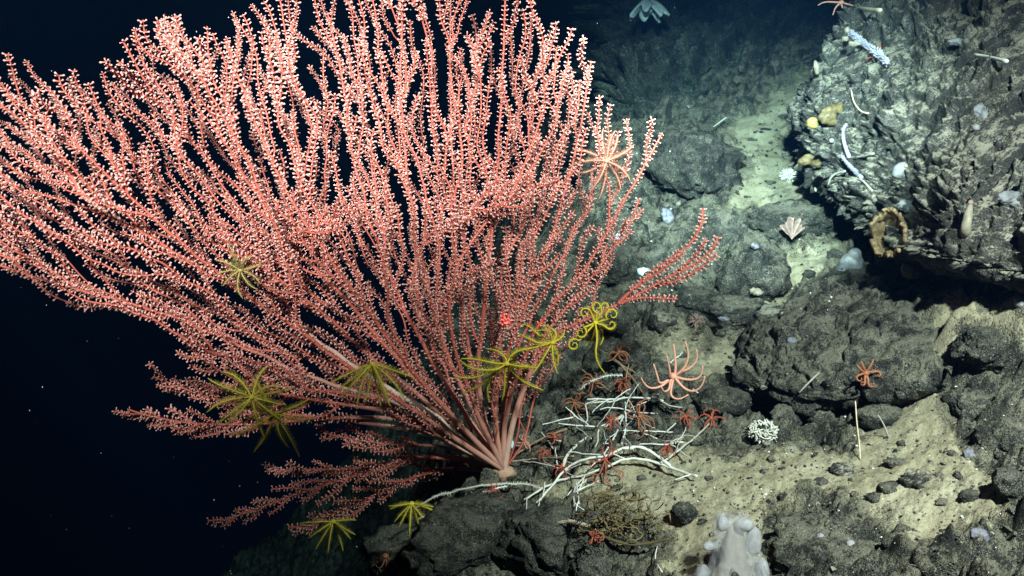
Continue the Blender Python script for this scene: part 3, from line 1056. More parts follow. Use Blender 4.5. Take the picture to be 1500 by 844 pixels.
def hit_line(pts, lift=0.03, sm=3, lo=2.2, hi=3.6):
    """give a picture polyline the (smoothed) depth of the ground behind it, a little in front"""
    pts = resample(smooth_line(pts, 2), 5.0)
    d = np.array([hit(x, y)[1] for x, y in pts])
    d = np.clip(d, lo, hi)
    for _ in range(sm * 6):
        d[1:-1] = (d[:-2] + d[1:-1] + d[2:]) / 3
    return PA(np.column_stack([pts, d - lift]))


# ---------------------------------------------------------------- rocks
def rock_verts(radii, seed, level=4, facets=9, rough=1.0):
    v, f = ico(level)
    rg = np.random.default_rng(seed)
    p = v.copy()
    for _ in range(facets):
        n = rg.normal(size=3); n /= np.linalg.norm(n)
        c = rg.uniform(0.62, 0.86)
        ex = np.maximum(0, p @ n - c)
        p -= n * (ex * 0.85)[:, None]
    s = seed * 3.17 % 50
    q = p * 1.6 + s
    _, g1, v1 = cells(q * 1.6); _, g2, v2 = cells(q * 4.2)
    h = 0.16 * fbm(q, 3) + 0.16 * (v1 - 0.5) * np.clip(g1 * 6, 0, 1) + 0.10 * (v2 - 0.5) * np.clip(g2 * 5, 0, 1) + 0.02 * fbm(q * 8, 3) + 0.05 * ridged(q * 3.5 + 7, 4) - 0.07 * np.exp(-g1 * 14)
    p = p * (1 + rough * h)[:, None]
    return p * np.asarray(radii), f


def rock(px, py, rx, ry, d, label, seed, depth_r=None, level=4, mat='rock', rot=0.0, facets=9, rough=1.0, name='rock', cat='rock', group=None):
    """a boulder with the given half sizes in picture pixels, standing d metres deep"""
    k = d / FPX
    p, f = rock_verts((rx * k, (depth_r or (rx + ry) / 2) * k, ry * k), seed, level, facets, rough)
    c, s = math.cos(rot), math.sin(rot)
    p = np.stack([p[:, 0] * c - p[:, 2] * s, p[:, 1], p[:, 0] * s + p[:, 2] * c], 1)
    w = P(px, py, d)
    o = mesh_obj(name, p + w, f, MAT[mat], origin=w)
    return tag(o, label, cat, group)


rock(1020, 243, 66, 58, 5.15, 'round dark boulder standing at the left of the sand chute', 3, level=5, mat='rock_dark')
rock(1112, 398, 44, 56, 4.22, 'tall egg-shaped speckled boulder below the sand chute', 14, level=5, facets=6, mat='rock')
rock(1073, 414, 21, 32, 4.20, 'narrow dark stone leaning on the left of the egg-shaped boulder', 25, mat='rock_dark')
rock(1150, 326, 62, 30, 4.60, 'low rugged boulder under the sand bend, carrying a brown sponge fan', 36, level=5)
rock(1080, 455, 52, 24, 4.08, 'flat rounded boulder lying in front of the egg-shaped boulder', 47, level=5, facets=6)
rock(1205, 318, 26, 26, 4.60, 'small angular block in the dark gap at the foot of the outcrop', 58)
rock(1062, 338, 32, 34, 4.70, 'upright rugged stone between the round boulder and the low rugged boulder', 69)
rock(948, 338, 44, 22, 4.95, 'low grey stone under the lavender sponge patch', 71)
rock(905, 392, 46, 34, 4.55, 'dark block right behind the edge of the coral fan', 82, mat='rock_dark', level=5)
rock(962, 380, 34, 22, 4.55, 'grey stone behind the lone right-hand coral branch', 93)
rock(905, 462, 40, 26, 4.15, 'dark block behind the curled yellow feather star', 104, mat='rock_dark')
rock(1006, 352, 30, 20, 4.75, 'small stone under the tip of the lone coral branch', 115)
rock(968, 472, 22, 18, 4.05, 'pale rounded stone at the left of the sand pocket', 126, mat='outcrop')
rock(1015, 438, 40, 16, 4.15, 'dark flat stone above the sand pocket', 137, mat='rock_dark')
rock(925, 520, 28, 22, 3.85, 'dark stone left of the sand pocket, behind the dead coral', 148, mat='rock_dark')
rock(958, 555, 32, 26, 3.72, 'rugged stone right behind the salmon feather star', 159)
rock(1130, 462, 30, 14, 3.98, 'sandy stone wedged against the top of the broad slab', 170, mat='outcrop')
rock(1060, 590, 38, 22, 3.42, 'dark rubble stone at the left end of the broad slab', 181, mat='rock_dark')
rock(1030, 575, 22, 14, 3.55, 'dark pebbly stone just right of the salmon feather star', 192, mat='rock_dark')
rock(1150, 612, 22, 22, 3.28, 'grey upright stone in the black hollow under the slab', 203)
rock(1212, 614, 26, 13, 3.2, 'smooth grey stone lying in the hollow under the slab', 214, facets=4)
rock(1002, 753, 19, 16, 2.72, 'small black round stone alone on the sand above the white sponge', 225, mat='rock_dark', facets=3)
rock(1477, 708, 22, 25, 2.28, 'dark red-brown knob of rock at the right edge of the picture', 236, mat='rock_dark')
rock(1290, 612, 34, 20, 2.95, 'flat dusty stone in the sand right of the hollow', 247)
rock(1430, 600, 46, 30, 2.80, 'rugged dark rock at the far right of the sand', 258, level=5, mat='rock')
rock(1490, 650, 56, 40, 2.56, 'large dark rock rising at the right edge beside the sand', 269, level=5, mat='rock')
rock(1465, 805, 66, 30, 2.24, 'dark rock breaking out of the sand in the lower right corner', 281, level=5, mat='rock')
rock(1230, 822, 105, 60, 2.47, 'wide low dark rock buried in sand right of the white sponge', 292, level=5, mat='rock', facets=5)
rock(1442, 512, 42, 30, 2.86, 'black rugged rock in the sand just under the right end of the outcrop', 276, level=5, mat='rock_dark')
rock(680, 790, 95, 62, 3.02, 'dark front rock of the ledge below the coral base', 303, level=5, mat='rock_dark')
rock(815, 800, 90, 55, 2.88, 'dark ledge rock below the brown twiggy tangle', 314, level=5, mat='rock_dark')
rock(880, 825, 60, 38, 2.72, 'dark ledge rock at the bottom edge left of the white sponge', 325, level=5, mat='rock_dark')
rock(580, 815, 60, 45, 3.5, 'dim rock deep down at the left of the ledge', 336, level=4, mat='rock_dark')
rock(760, 620, 40, 34, 4.0, 'dim teal rock behind the coral base', 347, mat='rock')
rock(820, 600, 44, 34, 3.95, 'dim rock behind the dead white branches', 358, mat='rock')
rock(700, 480, 46, 40, 4.9, 'dim rock showing between the lower coral branches', 369, mat='rock')
rock(820, 380, 60, 46, 5.0, 'dim rock seen through the right side of the coral fan', 380, mat='rock', level=5)

stones = [(1320, 577, 9, 6), (1396, 664, 8, 6), (1378, 696, 9, 7), (1204, 705, 16, 7), (1319, 677, 25, 6), (1304, 713, 17, 10), (1322, 777, 13, 12), (1302, 792, 10, 10),
          (1359, 823, 24, 15), (1283, 728, 14, 7), (1381, 735, 12, 6), (1423, 725, 20, 12), (1170, 655, 14, 10), (1040, 700, 8, 5), (1120, 690, 7, 5), (1030, 765, 9, 6), (940, 700, 8, 5),
          (1090, 505, 10, 6), (1000, 520, 8, 6), (1120, 190, 8, 5), (1150, 170, 10, 5), (1100, 205, 7, 5), (1130, 268, 8, 5), (1185, 400, 10, 7), (1225, 372, 14, 10)]
STONE_LABELS = ['small stone at the top end of the lower sand, beneath the slab', 'round pitted stone in the open sand left of the far right rock', 'dark round stone below the pitted one in open sand', 'dark sharp stone lying by a pale twig below the lacy sponge',
                'long flat dark stone in the sand, widest of the small ones', 'brown-grey stone left of the brown knobbly lump', 'oval dark stone at the upper end of the wide low rock', 'small round stone beside the two white balls on the wide low rock',
                'large dark stone at the bottom edge of the lower right sand', 'flat stone above the wide low rock, pale at its left end', 'flat dark stone right of the brown knobbly lump', 'dusty flat stone left of the red-brown knob',
                'dark chip at the foot of the hollow under the slab', 'tiny stone at the right tip of the white dead coral', 'tiny stone in open sand below the lacy sponge', 'small stone between the black round stone and the white sponge',
                'tiny stone under the arch of the white dead coral', 'small stone at the right end of the sand pocket', 'small stone in the middle of the sand pocket', 'dark chip in the middle of the sand chute',
                'dark chip near the top of the sand chute', 'dark chip at the left side of the sand chute', 'dark chip near the bottom of the sand chute', 'small stone on the bright sand right of the egg-shaped boulder', 'grey stone on bright sand beside the translucent lump']
for k, (px, py, rx, ry) in enumerate(stones):
    w, d, n = hit(px, py)
    rock(px, py + ry * 0.3, rx, ry, d, STONE_LABELS[k], 400 + 7 * k, level=3, mat=('rock', 'rock_dark')[k % 2], group='small stones in the sand')
for k, (px, py, rx, ry, lb) in enumerate([(1344, 708, 22, 16, 'brown knobbly lump on the sand above the wide low rock'), (1236, 690, 17, 11, 'small brown knobbly lump on the sand near the thin upright whip')]):
    w, d, n = hit(px, py)
    rock(px, py, rx, ry, d, lb, 600 + k, level=4, mat='outcrop', rough=2.2, facets=3, cat='sponge', name='knobbly_sponge')

# loose pebbles over sand and rubble, each a stone of its own
peb = []
for k in range(8):
    p, f = rock_verts((1, 0.9, 0.7), 700 + k, 3, 8, 1.6)
    me_o = mesh_obj('pebble', p, f, MAT[('rock', 'rock_dark', 'outcrop')[k % 3]])
    peb.append(me_o.data)
    bpy.data.objects.remove(me_o)
rg = random.Random(91)
zones = [((900, 560, 1130, 660), 60, (3, 9), 'small rubble pebble in front of the slab, among the dead coral'),
         ((1060, 640, 1500, 840), 70, (2, 8), 'small pebble scattered over the lower right sand'),
         ((880, 290, 1080, 500), 70, (4, 12), 'rubble pebble among the boulders left of the sand chute'),
         ((1050, 150, 1200, 300), 14, (2, 5), 'tiny dark pebble on the sand chute'),
         ((620, 700, 960, 844), 36, (3, 9), 'small pebble on the dark ledge below the coral')]
for (x0, y0, x1, y1), cnt, (r0, r1), lb in zones:
    for k in range(cnt):
        px, py = rg.uniform(x0, x1), rg.uniform(y0, y1)
        w, d, n = hit(px, py)
        if d > 6.5: continue
        o = bpy.data.objects.new('pebble', rg.choice(peb))
        coll.objects.link(o)
        r = (r0 + (r1 - r0) * rg.random() ** 2.2) * d / FPX
        o.location = w + np.array(n) * r * 0.05
        o.scale = (r * rg.uniform(0.8, 1.5), r * rg.uniform(0.8, 1.3), r * rg.uniform(0.6, 1.0))
        o.rotation_euler = (rg.uniform(-.5, .5), rg.uniform(-.5, .5), rg.uniform(0, 6.3))
        tag(o, lb, 'pebble', lb.replace('small ', '').replace('tiny ', ''))

# ---------------------------------------------------------------- creature materials
MAT['yellow'] = tipped_material('yellow_arms', (0.42, 0.33, 0.02), (0.42, 0.35, 0.04), 0.6, 0.25)
MAT['olive'] = tipped_material('olive_arms', (0.62, 0.50, 0.06), (0.50, 0.43, 0.08), 0.6, 0.25)
MAT['moss'] = tipped_material('moss_arms', (0.34, 0.25, 0.08), (0.30, 0.23, 0.08), 0.6, 0.25)
MAT['beige'] = tipped_material('beige_arms', (0.40, 0.20, 0.14), (0.36, 0.13, 0.095), 0.6, 0.2)
MAT['salmon'] = tipped_material('salmon_arms', (0.66, 0.31, 0.23), (0.62, 0.30, 0.24), 0.55, 0.15)
MAT['scarlet'] = tipped_material('scarlet_arms', (0.36, 0.085, 0.05), (0.42, 0.14, 0.09), 0.6, 0.25)
MAT['rust'] = tipped_material('rust_arms', (0.30, 0.115, 0.06), (0.34, 0.16, 0.10), 0.6, 0.25)
MAT['bone'] = tipped_material('bone_coral', (0.74, 0.74, 0.70), (0.50, 0.48, 0.40), 0.6, 0.18, scale=25)
MAT['cream'] = tipped_material('cream_twig', (0.62, 0.52, 0.38), (0.74, 0.66, 0.54), 0.6, 0.2)
MAT['twig'] = tipped_material('brown_twig', (0.26, 0.17, 0.10), (0.40, 0.29, 0.19), 0.7, 0.3)
MAT['bush'] = tipped_material('bush_twigs', (0.10, 0.075, 0.035), (0.24, 0.19, 0.09), 0.75, 0.3)
MAT['lavender'] = tipped_material('lavender_coral', (0.36, 0.36, 0.50), (0.52, 0.52, 0.62), 0.6, 0.2)
MAT['whip'] = tipped_material('pale_whip', (0.34, 0.33, 0.29), (0.44, 0.43, 0.38), 0.6, 0.15)


def sponge_mat(name, col, var, rough=0.5, sss=0.3, bump=0.5, scale=60.0, spec=0.3, alpha=1.0):
    m, nt, nodes, links, bs = new_mat(name)
    g = nodes.new('ShaderNodeNewGeometry')
    n = N(nt, 'ShaderNodeTexNoise', Scale=scale, Detail=4.0); links.new(g.outputs['Position'], n.inputs['Vector'])
    c = mixc(nt, ramp(nt, n.outputs['Fac'], [(0.35, 0.0), (0.65, 1.0)]), col, var)
    links.new(c, bs.inputs['Base Color'])
    bs.inputs['Roughness'].default_value = rough
    bs.inputs['Specular IOR Level'].default_value = spec
    bs.inputs['Subsurface Weight'].default_value = sss
    bs.inputs['Subsurface Radius'].default_value = (0.02, 0.02, 0.02)
    bs.inputs['Alpha'].default_value = alpha
    b = nodes.new('ShaderNodeBump'); b.inputs['Strength'].default_value = bump; b.inputs['Distance'].default_value = 0.006
    links.new(n.outputs['Fac'], b.inputs['Height']); links.new(b.outputs[0], bs.inputs['Normal'])
    return m


MAT['white_sponge'] = sponge_mat('white_sponge', (0.46, 0.46, 0.50), (0.34, 0.35, 0.37), scale=55, sss=0.4, bump=0.6, alpha=0.62)
MAT['sponge_veil'] = sponge_mat('sponge_veil', (0.55, 0.55, 0.60), (0.42, 0.42, 0.46), scale=70, sss=0.0, bump=0.5, alpha=0.17)
MAT['tan_sponge'] = sponge_mat('tan_sponge', (0.22, 0.19, 0.14), (0.32, 0.295, 0.24), scale=35)
MAT['brown_sponge'] = sponge_mat('brown_sponge', (0.27, 0.20, 0.11), (0.12, 0.085, 0.045), scale=50, sss=0.05)
MAT['mauve_fan'] = sponge_mat('mauve_fan', (0.32, 0.22, 0.19), (0.22, 0.15, 0.14), scale=60, sss=0.1)
MAT['yellow_ball'] = sponge_mat('yellow_ball', (0.42, 0.37, 0.12), (0.32, 0.27, 0.08), scale=70)
MAT['grey_jelly'] = sponge_mat('grey_jelly', (0.22, 0.23, 0.25), (0.12, 0.125, 0.13), scale=40)
MAT['lilac'] = sponge_mat('lilac_crust', (0.12, 0.12, 0.155), (0.19, 0.19, 0.23), scale=60, sss=0.1)
MAT['ice_blue'] = sponge_mat('ice_blue_sponge', (0.55, 0.68, 0.70), (0.42, 0.56, 0.60), scale=20)
MAT['algae'] = sponge_mat('ochre_growth', (0.17, 0.125, 0.05), (0.07, 0.055, 0.03), scale=60, sss=0.0, bump=1.0)


# ---------------------------------------------------------------- feather stars
def pinnule_geo(geo, w, ln, every, rng, spread=0.9, taper=True, width=0.0016):
    """two rows of fine side branches along an arm given root -> tip"""
    seg = np.linalg.norm(np.diff(w, axis=0), axis=1)
    t = np.concatenate([[0], np.cumsum(seg)])
    tt = np.arange(0.12 * t[-1], t[-1], every)
    c = np.stack([np.interp(tt, t, w[:, k]) for k in range(3)], 1)
    T, Nn, Bb = frames(w)
    T, Nn, Bb = [np.stack([np.interp(tt, t, A[:, k]) for k in range(3)], 1) for A in (T, Nn, Bb)]
    m = len(tt)
    for s in (-1, 1):
        fall = np.clip(1.15 - (tt / t[-1]) ** 2.5, 0.2, 1) if taper else 1.0
        L = ln * fall * rng.uniform(0.8, 1.1, m)
        dv = s * Bb + spread * T + 0.5 * Nn * rng.normal(0, 1, (m, 1))
        dv /= np.linalg.norm(dv, axis=1, keepdims=True)
        e = c + dv * L[:, None]
        v = np.stack([c + T * width, c - T * width, c + Nn * width, e], 1).reshape(-1, 3)
        b = np.arange(m)[:, None] * 4
        f = np.concatenate([b + (0, 1, 3), b + (1, 2, 3), b + (2, 0, 3)])
        geo.add(v, f, a=np.tile([0.2, 0.2, 0.2, 1.0], m))


def crinoid(label, px, py, d, arms, mat, arm_px=1.15, pin_px=9.0, every_px=1.35, seed=0, name='feather_star', cat='feather star', group=None, disc_px=4.5, split=True, spread=0.9):
    """arms: picture polylines (dx, dy, depth offset in cm) from the centre outwards"""
    rng = np.random.default_rng(seed)
    k = d / FPX
    c = P(px, py, d)
    root = empty(name, c)
    tag(root, label, cat, group)
    v, f = ico(2)
    g = Geo(); g.add(v * (disc_px * k, disc_px * k, disc_px * k * 0.8) + c, f)
    for q in range(8):     # the gripping legs under the disc
        an = q * math.pi / 4
        e = np.array([[0, 0, 0], [math.cos(an) * 3, math.sin(an) * 3 + 2, 0.01], [math.cos(an) * 5, math.sin(an) * 3 + 7, 0.02]])
        g.tube(np.array([c + k * (x * RGT - y * UPV) + z * FWD for x, y, z in e]), 0.5 * k, 4)
    g.build('disc', MAT[mat], root, origin=c)
    for a in arms:
        a = np.asarray(a, float)
        pts = np.array([c + k * (x * RGT - y * UPV) + z * 0.01 * FWD for x, y, z in a])
        w = resample(smooth_line(pts, 3), 4 * k)
        if len(w) < 3: continue
        g = Geo()
        g.tube(w, arm_px * k * np.linspace(1.1, 0.5, len(w)), 5, a=0.0)
        if split and pin_px > 0:
            ao = g.build('arm', MAT[mat], root, origin=c)
            p = Geo(); pinnule_geo(p, w, pin_px * k, every_px * k, rng, spread, width=0.5 * k)
            tag(p.build('pinnules', MAT[mat], ao, origin=c, smooth=False), kind='stuff')
        else:
            if pin_px > 0: pinnule_geo(g, w, pin_px * k, every_px * k, rng, spread, width=0.34 * k)
            g.build('arm', MAT[mat], root, origin=c, smooth=False)
    return root


def radial(n, length, seed, a0=0.0, a1=2 * math.pi, droop=0.25, curl=0.0, fwd=-6.0, squash=1.0):
    """n arms fanned between two picture angles (0 = right, pi/2 = down), bent at the ends"""
    rg = random.Random(seed)
    out = []
    for i in range(n):
        an = a0 + (a1 - a0) * (i + rg.uniform(0.2, 0.8)) / n
        L = length * rg.uniform(0.75, 1.1)
        z = fwd * rg.uniform(-0.5, 1.0)
        cv = curl * rg.choice((-1, 1)) * rg.uniform(0.5, 1.2)
        pts = [(0, 0, 0)]
        x = y = 0.0
        for j in range(1, 9):
            f = j / 8
            an2 = an + cv * f * f
            x += math.cos(an2) * L / 8; y += math.sin(an2) * L / 8 * squash
            pts.append((x, y + droop * L * f * f * 0.5, z * math.sin(f * 1.9)))
        out.append(pts)
    return out


def spiral(dx, dy, cx, cy, r, turns, cw=1, z=-3):
    """arm that leaves the centre and ends in a coil around (cx, cy)"""
    pts = [(0, 0, 0), (dx, dy, z * 0.5)]
    a0 = math.atan2(dy - cy, dx - cx)
    n = int(10 * turns)
    for j in range(n + 1):
        f = j / n
        a = a0 + cw * f * turns * 2 * math.pi
        rr = r * (1 - 0.75 * f)
        pts.append((cx + rr * math.cos(a), cy + rr * math.sin(a), z * (0.5 + 0.5 * f)))
    return pts


def rel(c, s, pts, ox, oy, z=-3):
    """zoom-crop points to offsets from the centre; z grows along the arm"""
    out = [(0, 0, 0)]
    for k, (x, y) in enumerate(pts):
        out.append((ox + x / s - c[0], oy + y / s - c[1], z * (k + 1) / len(pts)))
    return out


TAU = 2 * math.pi
crinoid('yellow-green feather star spread wide over the lower left coral branches', 369, 582, 2.62, radial(11, 66, 4, droop=0.35, curl=0.7), 'olive', seed=1, pin_px=12)
crinoid('olive feather star just below and right of the wide yellow-green one', 403, 606, 2.66, radial(9, 62, 9, curl=0.6, a0=-0.6, a1=TAU - 1.6, droop=0.2), 'olive', seed=2, pin_px=11)
crinoid('yellow feather star hanging with drooping arms from a bare coral stem', 545, 533, 2.70, radial(10, 62, 14, curl=0.4, a0=0.1, a1=math.pi - 0.1, droop=0.45), 'olive', seed=3, pin_px=11)
c4 = (742, 533)
crinoid('large golden feather star with long arms reaching left, in front of the lower coral', 742, 533, 2.74, [
    rel(c4, 4.69, a, 660, 420, z) for a, z in (
        ([(300, 525), (180, 490), (80, 485)], -6), ([(320, 568), (210, 565), (130, 540), (75, 490)], -9), ([(330, 560), (230, 605), (120, 625), (25, 600)], -5),
        ([(330, 580), (200, 690), (75, 745)], 4), ([(385, 500), (330, 440), (240, 430)], 3), ([(480, 548), (590, 550)], -3),
        ([(420, 470), (460, 440), (520, 430)], 5), ([(370, 600), (370, 720), (350, 800)], 6), ([(430, 600), (520, 680), (640, 730)], 7), ([(300, 580), (240, 720), (260, 820)], 8))], 'yellow', seed=4, pin_px=11, arm_px=1.3)
c5 = (809, 502)
crinoid('smaller golden feather star between the large golden one and the curled yellow one', 809, 502, 2.80, [
    rel(c5, 4.69, a, 660, 420, z) for a, z in (
        ([(560, 420), (460, 435), (420, 465)], -6), ([(620, 350), (535, 265), (480, 262)], 3), ([(600, 390), (530, 350), (470, 320)], -5), ([(660, 450), (590, 560), (560, 590)], -4),
        ([(720, 440), (745, 480), (740, 560)], 4), ([(700, 450), (705, 520), (730, 590)], -2), ([(760, 360), (785, 330), (790, 300)], 5), ([(740, 330), (690, 280), (610, 255)], 6),
        ([(690, 330), (650, 290), (590, 300)], -5))], 'yellow', seed=5, pin_px=10)
crinoid('bright yellow feather star with coiled arms perched on the lone right coral branch', 872, 473, 2.86, [
    spiral(-20, 8, -22, 14, 10, 1.2, 1), spiral(-24, 26, -32, 32, 10, 1.4, -1), spiral(18, -6, 24, -12, 11, 1.1, 1), spiral(-8, -18, -16, -14, 9, 1.0, -1), spiral(2, -16, 2, -24, 9, 1.1, 1),
    spiral(12, 4, 22, 2, 9, 1.0, -1), [(0, 0, 0), (2, 20, -3), (-2, 45, -4), (4, 62, -3), (14, 74, -2)], [(0, 0, 0), (10, 14, 2), (14, 24, 3), (8, 34, 3)], [(0, 0, 0), (-4, 26, 3), (-14, 36, 4)],
    spiral(8, -14, 14, -24, 8, 1.0, 1)], 'yellow', seed=6, pin_px=7, arm_px=1.4)
crinoid('dim yellow-green feather star hanging below the lowest coral spray', 488, 764, 3.2, radial(8, 44, 31, a0=-0.3, a1=math.pi + 0.3, droop=0.25), 'olive', seed=7, pin_px=8)
crinoid('dim olive feather star at the left end of the beaded dead branches', 603, 738, 3.02, radial(9, 42, 37, a0=-0.4, a1=math.pi + 0.6, droop=0.35), 'olive', seed=8, pin_px=9)
crinoid('faint yellow feather star tucked among the bright left coral branches', 352, 396, 2.66, radial(9, 40, 41, droop=0.1, curl=0.8), 'moss', seed=9, pin_px=9)
crinoid('beige feather star with broad feathery arms on the right rim of the coral fan', 889, 236, 3.05, radial(11, 58, 52, droop=0.15, fwd=-5, curl=0.6), 'beige', seed=10, pin_px=9, arm_px=1.2, every_px=0.8, spread=0.9)
c11 = (987, 551)
crinoid('salmon feather star with bare upcurved arms on the sand edge', 987, 551, 3.30, [
    rel(c11, 5.63, a, 900, 470, z) for a, z in (
        ([(515, 440), (575, 370), (595, 270), (560, 165)], -6), ([(500, 430), (500, 330), (480, 190)], -2), ([(450, 470), (440, 400), (405, 275)], -7), ([(440, 490), (360, 520), (345, 450), (310, 350)], -4),
        ([(440, 490), (380, 540), (280, 555), (225, 500), (205, 460)], -5), ([(530, 420), (620, 385), (665, 310), (650, 230)], -6), ([(540, 475), (640, 485), (700, 450), (705, 365)], -5),
        ([(510, 490), (570, 560), (640, 575), (695, 520), (708, 440)], -8), ([(450, 490), (440, 560), (380, 575), (360, 530)], -8), ([(470, 520), (450, 620), (520, 645), (590, 600)], -4))], 'salmon', seed=11, pin_px=3.0, arm_px=2.2, every_px=2.0, disc_px=7)

reds = [  # small red and orange feather stars clinging to the dead coral
    (722, 718, 22, 'scarlet', 'red feather star wrapped round the beaded dead branch on the left'),
    (768, 647, 18, 'salmon', 'small pink-red feather star nearest the coral base'),
    (797, 663, 20, 'scarlet', 'small red feather star second from the coral base along the dead coral'),
    (822, 684, 18, 'scarlet', 'red feather star in the middle crossing of the white dead branches'),
    (887, 672, 26, 'scarlet', 'vermilion feather star with dangling coiled arms at the front of the dead coral'),
    (937, 610, 38, 'rust', 'large orange-brown feather star spread over the upper dead branches'),
    (895, 616, 16, 'scarlet', 'small red feather star left of the large orange-brown one'),
    (976, 657, 16, 'scarlet', 'small pink-red tuft on the arched right dead branch'),
    (1005, 610, 22, 'scarlet', 'dark red feather star on the twig right of the large orange-brown one'),
    (1042, 612, 26, 'scarlet', 'long-armed red feather star at the far right end of the dead coral'),
    (842, 590, 30, 'rust', 'rusty feather star at the top left of the dead coral'),
    (813, 640, 16, 'scarlet', 'tiny red feather star on the horizontal dead twig'),
    (906, 515, 24, 'rust', 'rusty feather star beside the brown stick near the pale sand'),
    (912, 560, 20, 'scarlet', 'red feather star at the foot of the brown stick'),
    (868, 560, 26, 'rust', 'rusty feather star under the curled yellow one'),
]
for k, (px, py, L, mt, lb) in enumerate(reds):
    _, d, _n = hit(px, py + 14)
    d = min(d, 3.7) - 0.06
    arms = radial(10, L * 0.92, 60 + k, droop=0.35, curl=2.4, fwd=-5)
    if 'dangling' in lb:
        arms = [spiral(14, 16, 20, 22, 7, 1.3, 1), spiral(-8, 20, -16, 28, 7, 1.3, -1), spiral(0, 30, 4, 40, 6, 1.2, 1), spiral(-14, 4, -20, 6, 6, 1.2, -1), [(0, 0, 0), (6, -10, -2), (8, -24, -3), (3, -34, -3)],
                [(0, 0, 0), (-2, 24, 1), (-6, 52, 1), (-12, 66, 1), (-8, 76, 1)], spiral(8, -6, 14, -12, 5, 1.1, 1), [(0, 0, 0), (-6, -12, -1), (-2, -22, -1)]]
    crinoid(lb, px, py, d, arms, mt, arm_px=0.9, pin_px=3.6, every_px=1.2, seed=80 + k, disc_px=3.2, split=L > 25)

_, d, _n = hit(1268, 548)
crinoid('red-brown feather star clinging alone to the face of the broad slab', 1268, 546, d - 0.04, [spiral(8, -2, 14, 2, 6, 1.0, 1), spiral(-10, 2, -12, 8, 6, 1.0, -1), spiral(2, 12, 6, 16, 6, .9, -1), spiral(-4, 12, -8, 14, 5, 1.0, 1), [(0, 0, 0), (-6, -8, -2), (-10, -18, -2)], [(0, 0, 0), (4, -10, -2), (10, -20, -1)], [(0, 0, 0), (-10, -4, -2), (-16, -12, -2)]], 'rust', arm_px=2.0, pin_px=5, seed=99, disc_px=6)


def brittle(label, px, py, d, arms, mat, arm_px=1.3):
    k = d / FPX; c = P(px, py, d)
    root = tag(empty('brittle_star', c), label, 'brittle star')
    g = Geo(); v, f = ico(2); g.add(v * (5 * k, 5 * k, 3.5 * k) + c, f); g.build('disc', MAT[mat], root, origin=c)
    for a in arms:
        w = resample(smooth_line([c + k * (x * RGT - y * UPV) + z * .01 * FWD for x, y, z in a], 3), 3 * k)
        g = Geo(); g.tube(w, arm_px * k * np.linspace(1.2, .5, len(w)), 5); g.build('arm', MAT[mat], root, origin=c)
    return root


brittle('thin red-brown brittle star at the bottom edge below the coral', 565, 814, 3.3, [[(0, 0, 0), (10, -8, 0), (18, -14, 0)], [(0, 0, 0), (-4, 14, 0), (-10, 20, 0), (-14, 14, 0)], [(0, 0, 0), (12, 10, 0), (20, 24, 0), (22, 34, 0)], [(0, 0, 0), (-6, -2, 0), (-8, 10, 1)], [(0, 0, 0), (2, 14, 0), (-4, 26, 0)]], 'rust')
_, d, _n = hit(670, 770)
brittle('pinkish brittle star stretched over the dark ledge below the beaded dead branches', 672, 768, d - 0.03, [[(0, 0, 0), (14, -18, -1), (26, -32, -1)], [(0, 0, 0), (-6, 16, 0), (-14, 28, 0), (-22, 42, 0)], [(0, 0, 0), (6, 3, 0), (11, 2, 0)], [(0, 0, 0), (-8, 2, 0), (-14, 10, 0)], [(0, 0, 0), (-4, -8, 0), (-6, -14, 0)]], 'salmon')


# ---------------------------------------------------------------- dead coral skeletons
def crop4(pts): return [(600 + x / 1.9, 400 + y / 1.9) for x, y in pts]


def skeleton(name, label, lines, mat, cat='dead coral', lift=0.05, knobs=0.0, rpx=2.2, hi=3.6, smooth_d=4, twigs=0):
    rt = random.Random(len(label))
    extra = []
    for q in range(twigs):
        l, lf, cr, th = lines[rt.randrange(len(lines))]
        pl = resample(np.array(crop4(l) if cr else l, float), 5.0)
        i = rt.randrange(1, len(pl) - 1)
        tv = pl[i] - pl[i - 1]; an = math.atan2(tv[1], tv[0]) + rt.choice((-1, 1)) * rt.uniform(0.35, 0.9) + (math.pi if rt.random() < .6 else 0)
        L = rt.uniform(16, 55); p = pl[i].copy(); pp = [tuple(p)]
        for j in range(4):
            an += rt.uniform(-.25, .25); p = p + L / 4 * np.array([math.cos(an), math.sin(an) * 0.8]); pp.append(tuple(p))
        extra.append((pp[::-1], lf * rt.uniform(.8, 1.5), 0, rt.uniform(.4, .65)))
    lines = list(lines) + extra
    ws = [hit_line(crop4(l) if cr else l, lift * lf, smooth_d, hi=hi) for l, lf, cr, th in lines]
    base = ws[0][-1]
    root = tag(empty(name, base), label, cat)
    for k, (w, (l, lf, cr, th)) in enumerate(zip(ws, lines)):
        q = w * 30 + k
        w = w + 0.004 * np.stack([perlin(q), perlin(q + 9), perlin(q + 19)], 1)
        w = resample(w, 0.010)
        r = rpx * th * 3.0 / FPX * np.linspace(0.75, 1.1, len(w)) * (1 + 0.35 * perlin(w * 90) + 0.2 * perlin(w * 220))
        g = Geo(); g.tube(w, r, 6, a=rt.random() ** 1.6)
        b = g.build('branch', MAT[mat], root, origin=base)
        if knobs:
            p = Geo(); polyp_geo(p, w, r, 0, maxr=1.0, scale=knobs, per=3)
            if p.v: tag(p.build('polyp_stubs', MAT[mat], b, origin=base, smooth=False), kind='stuff')
    return root


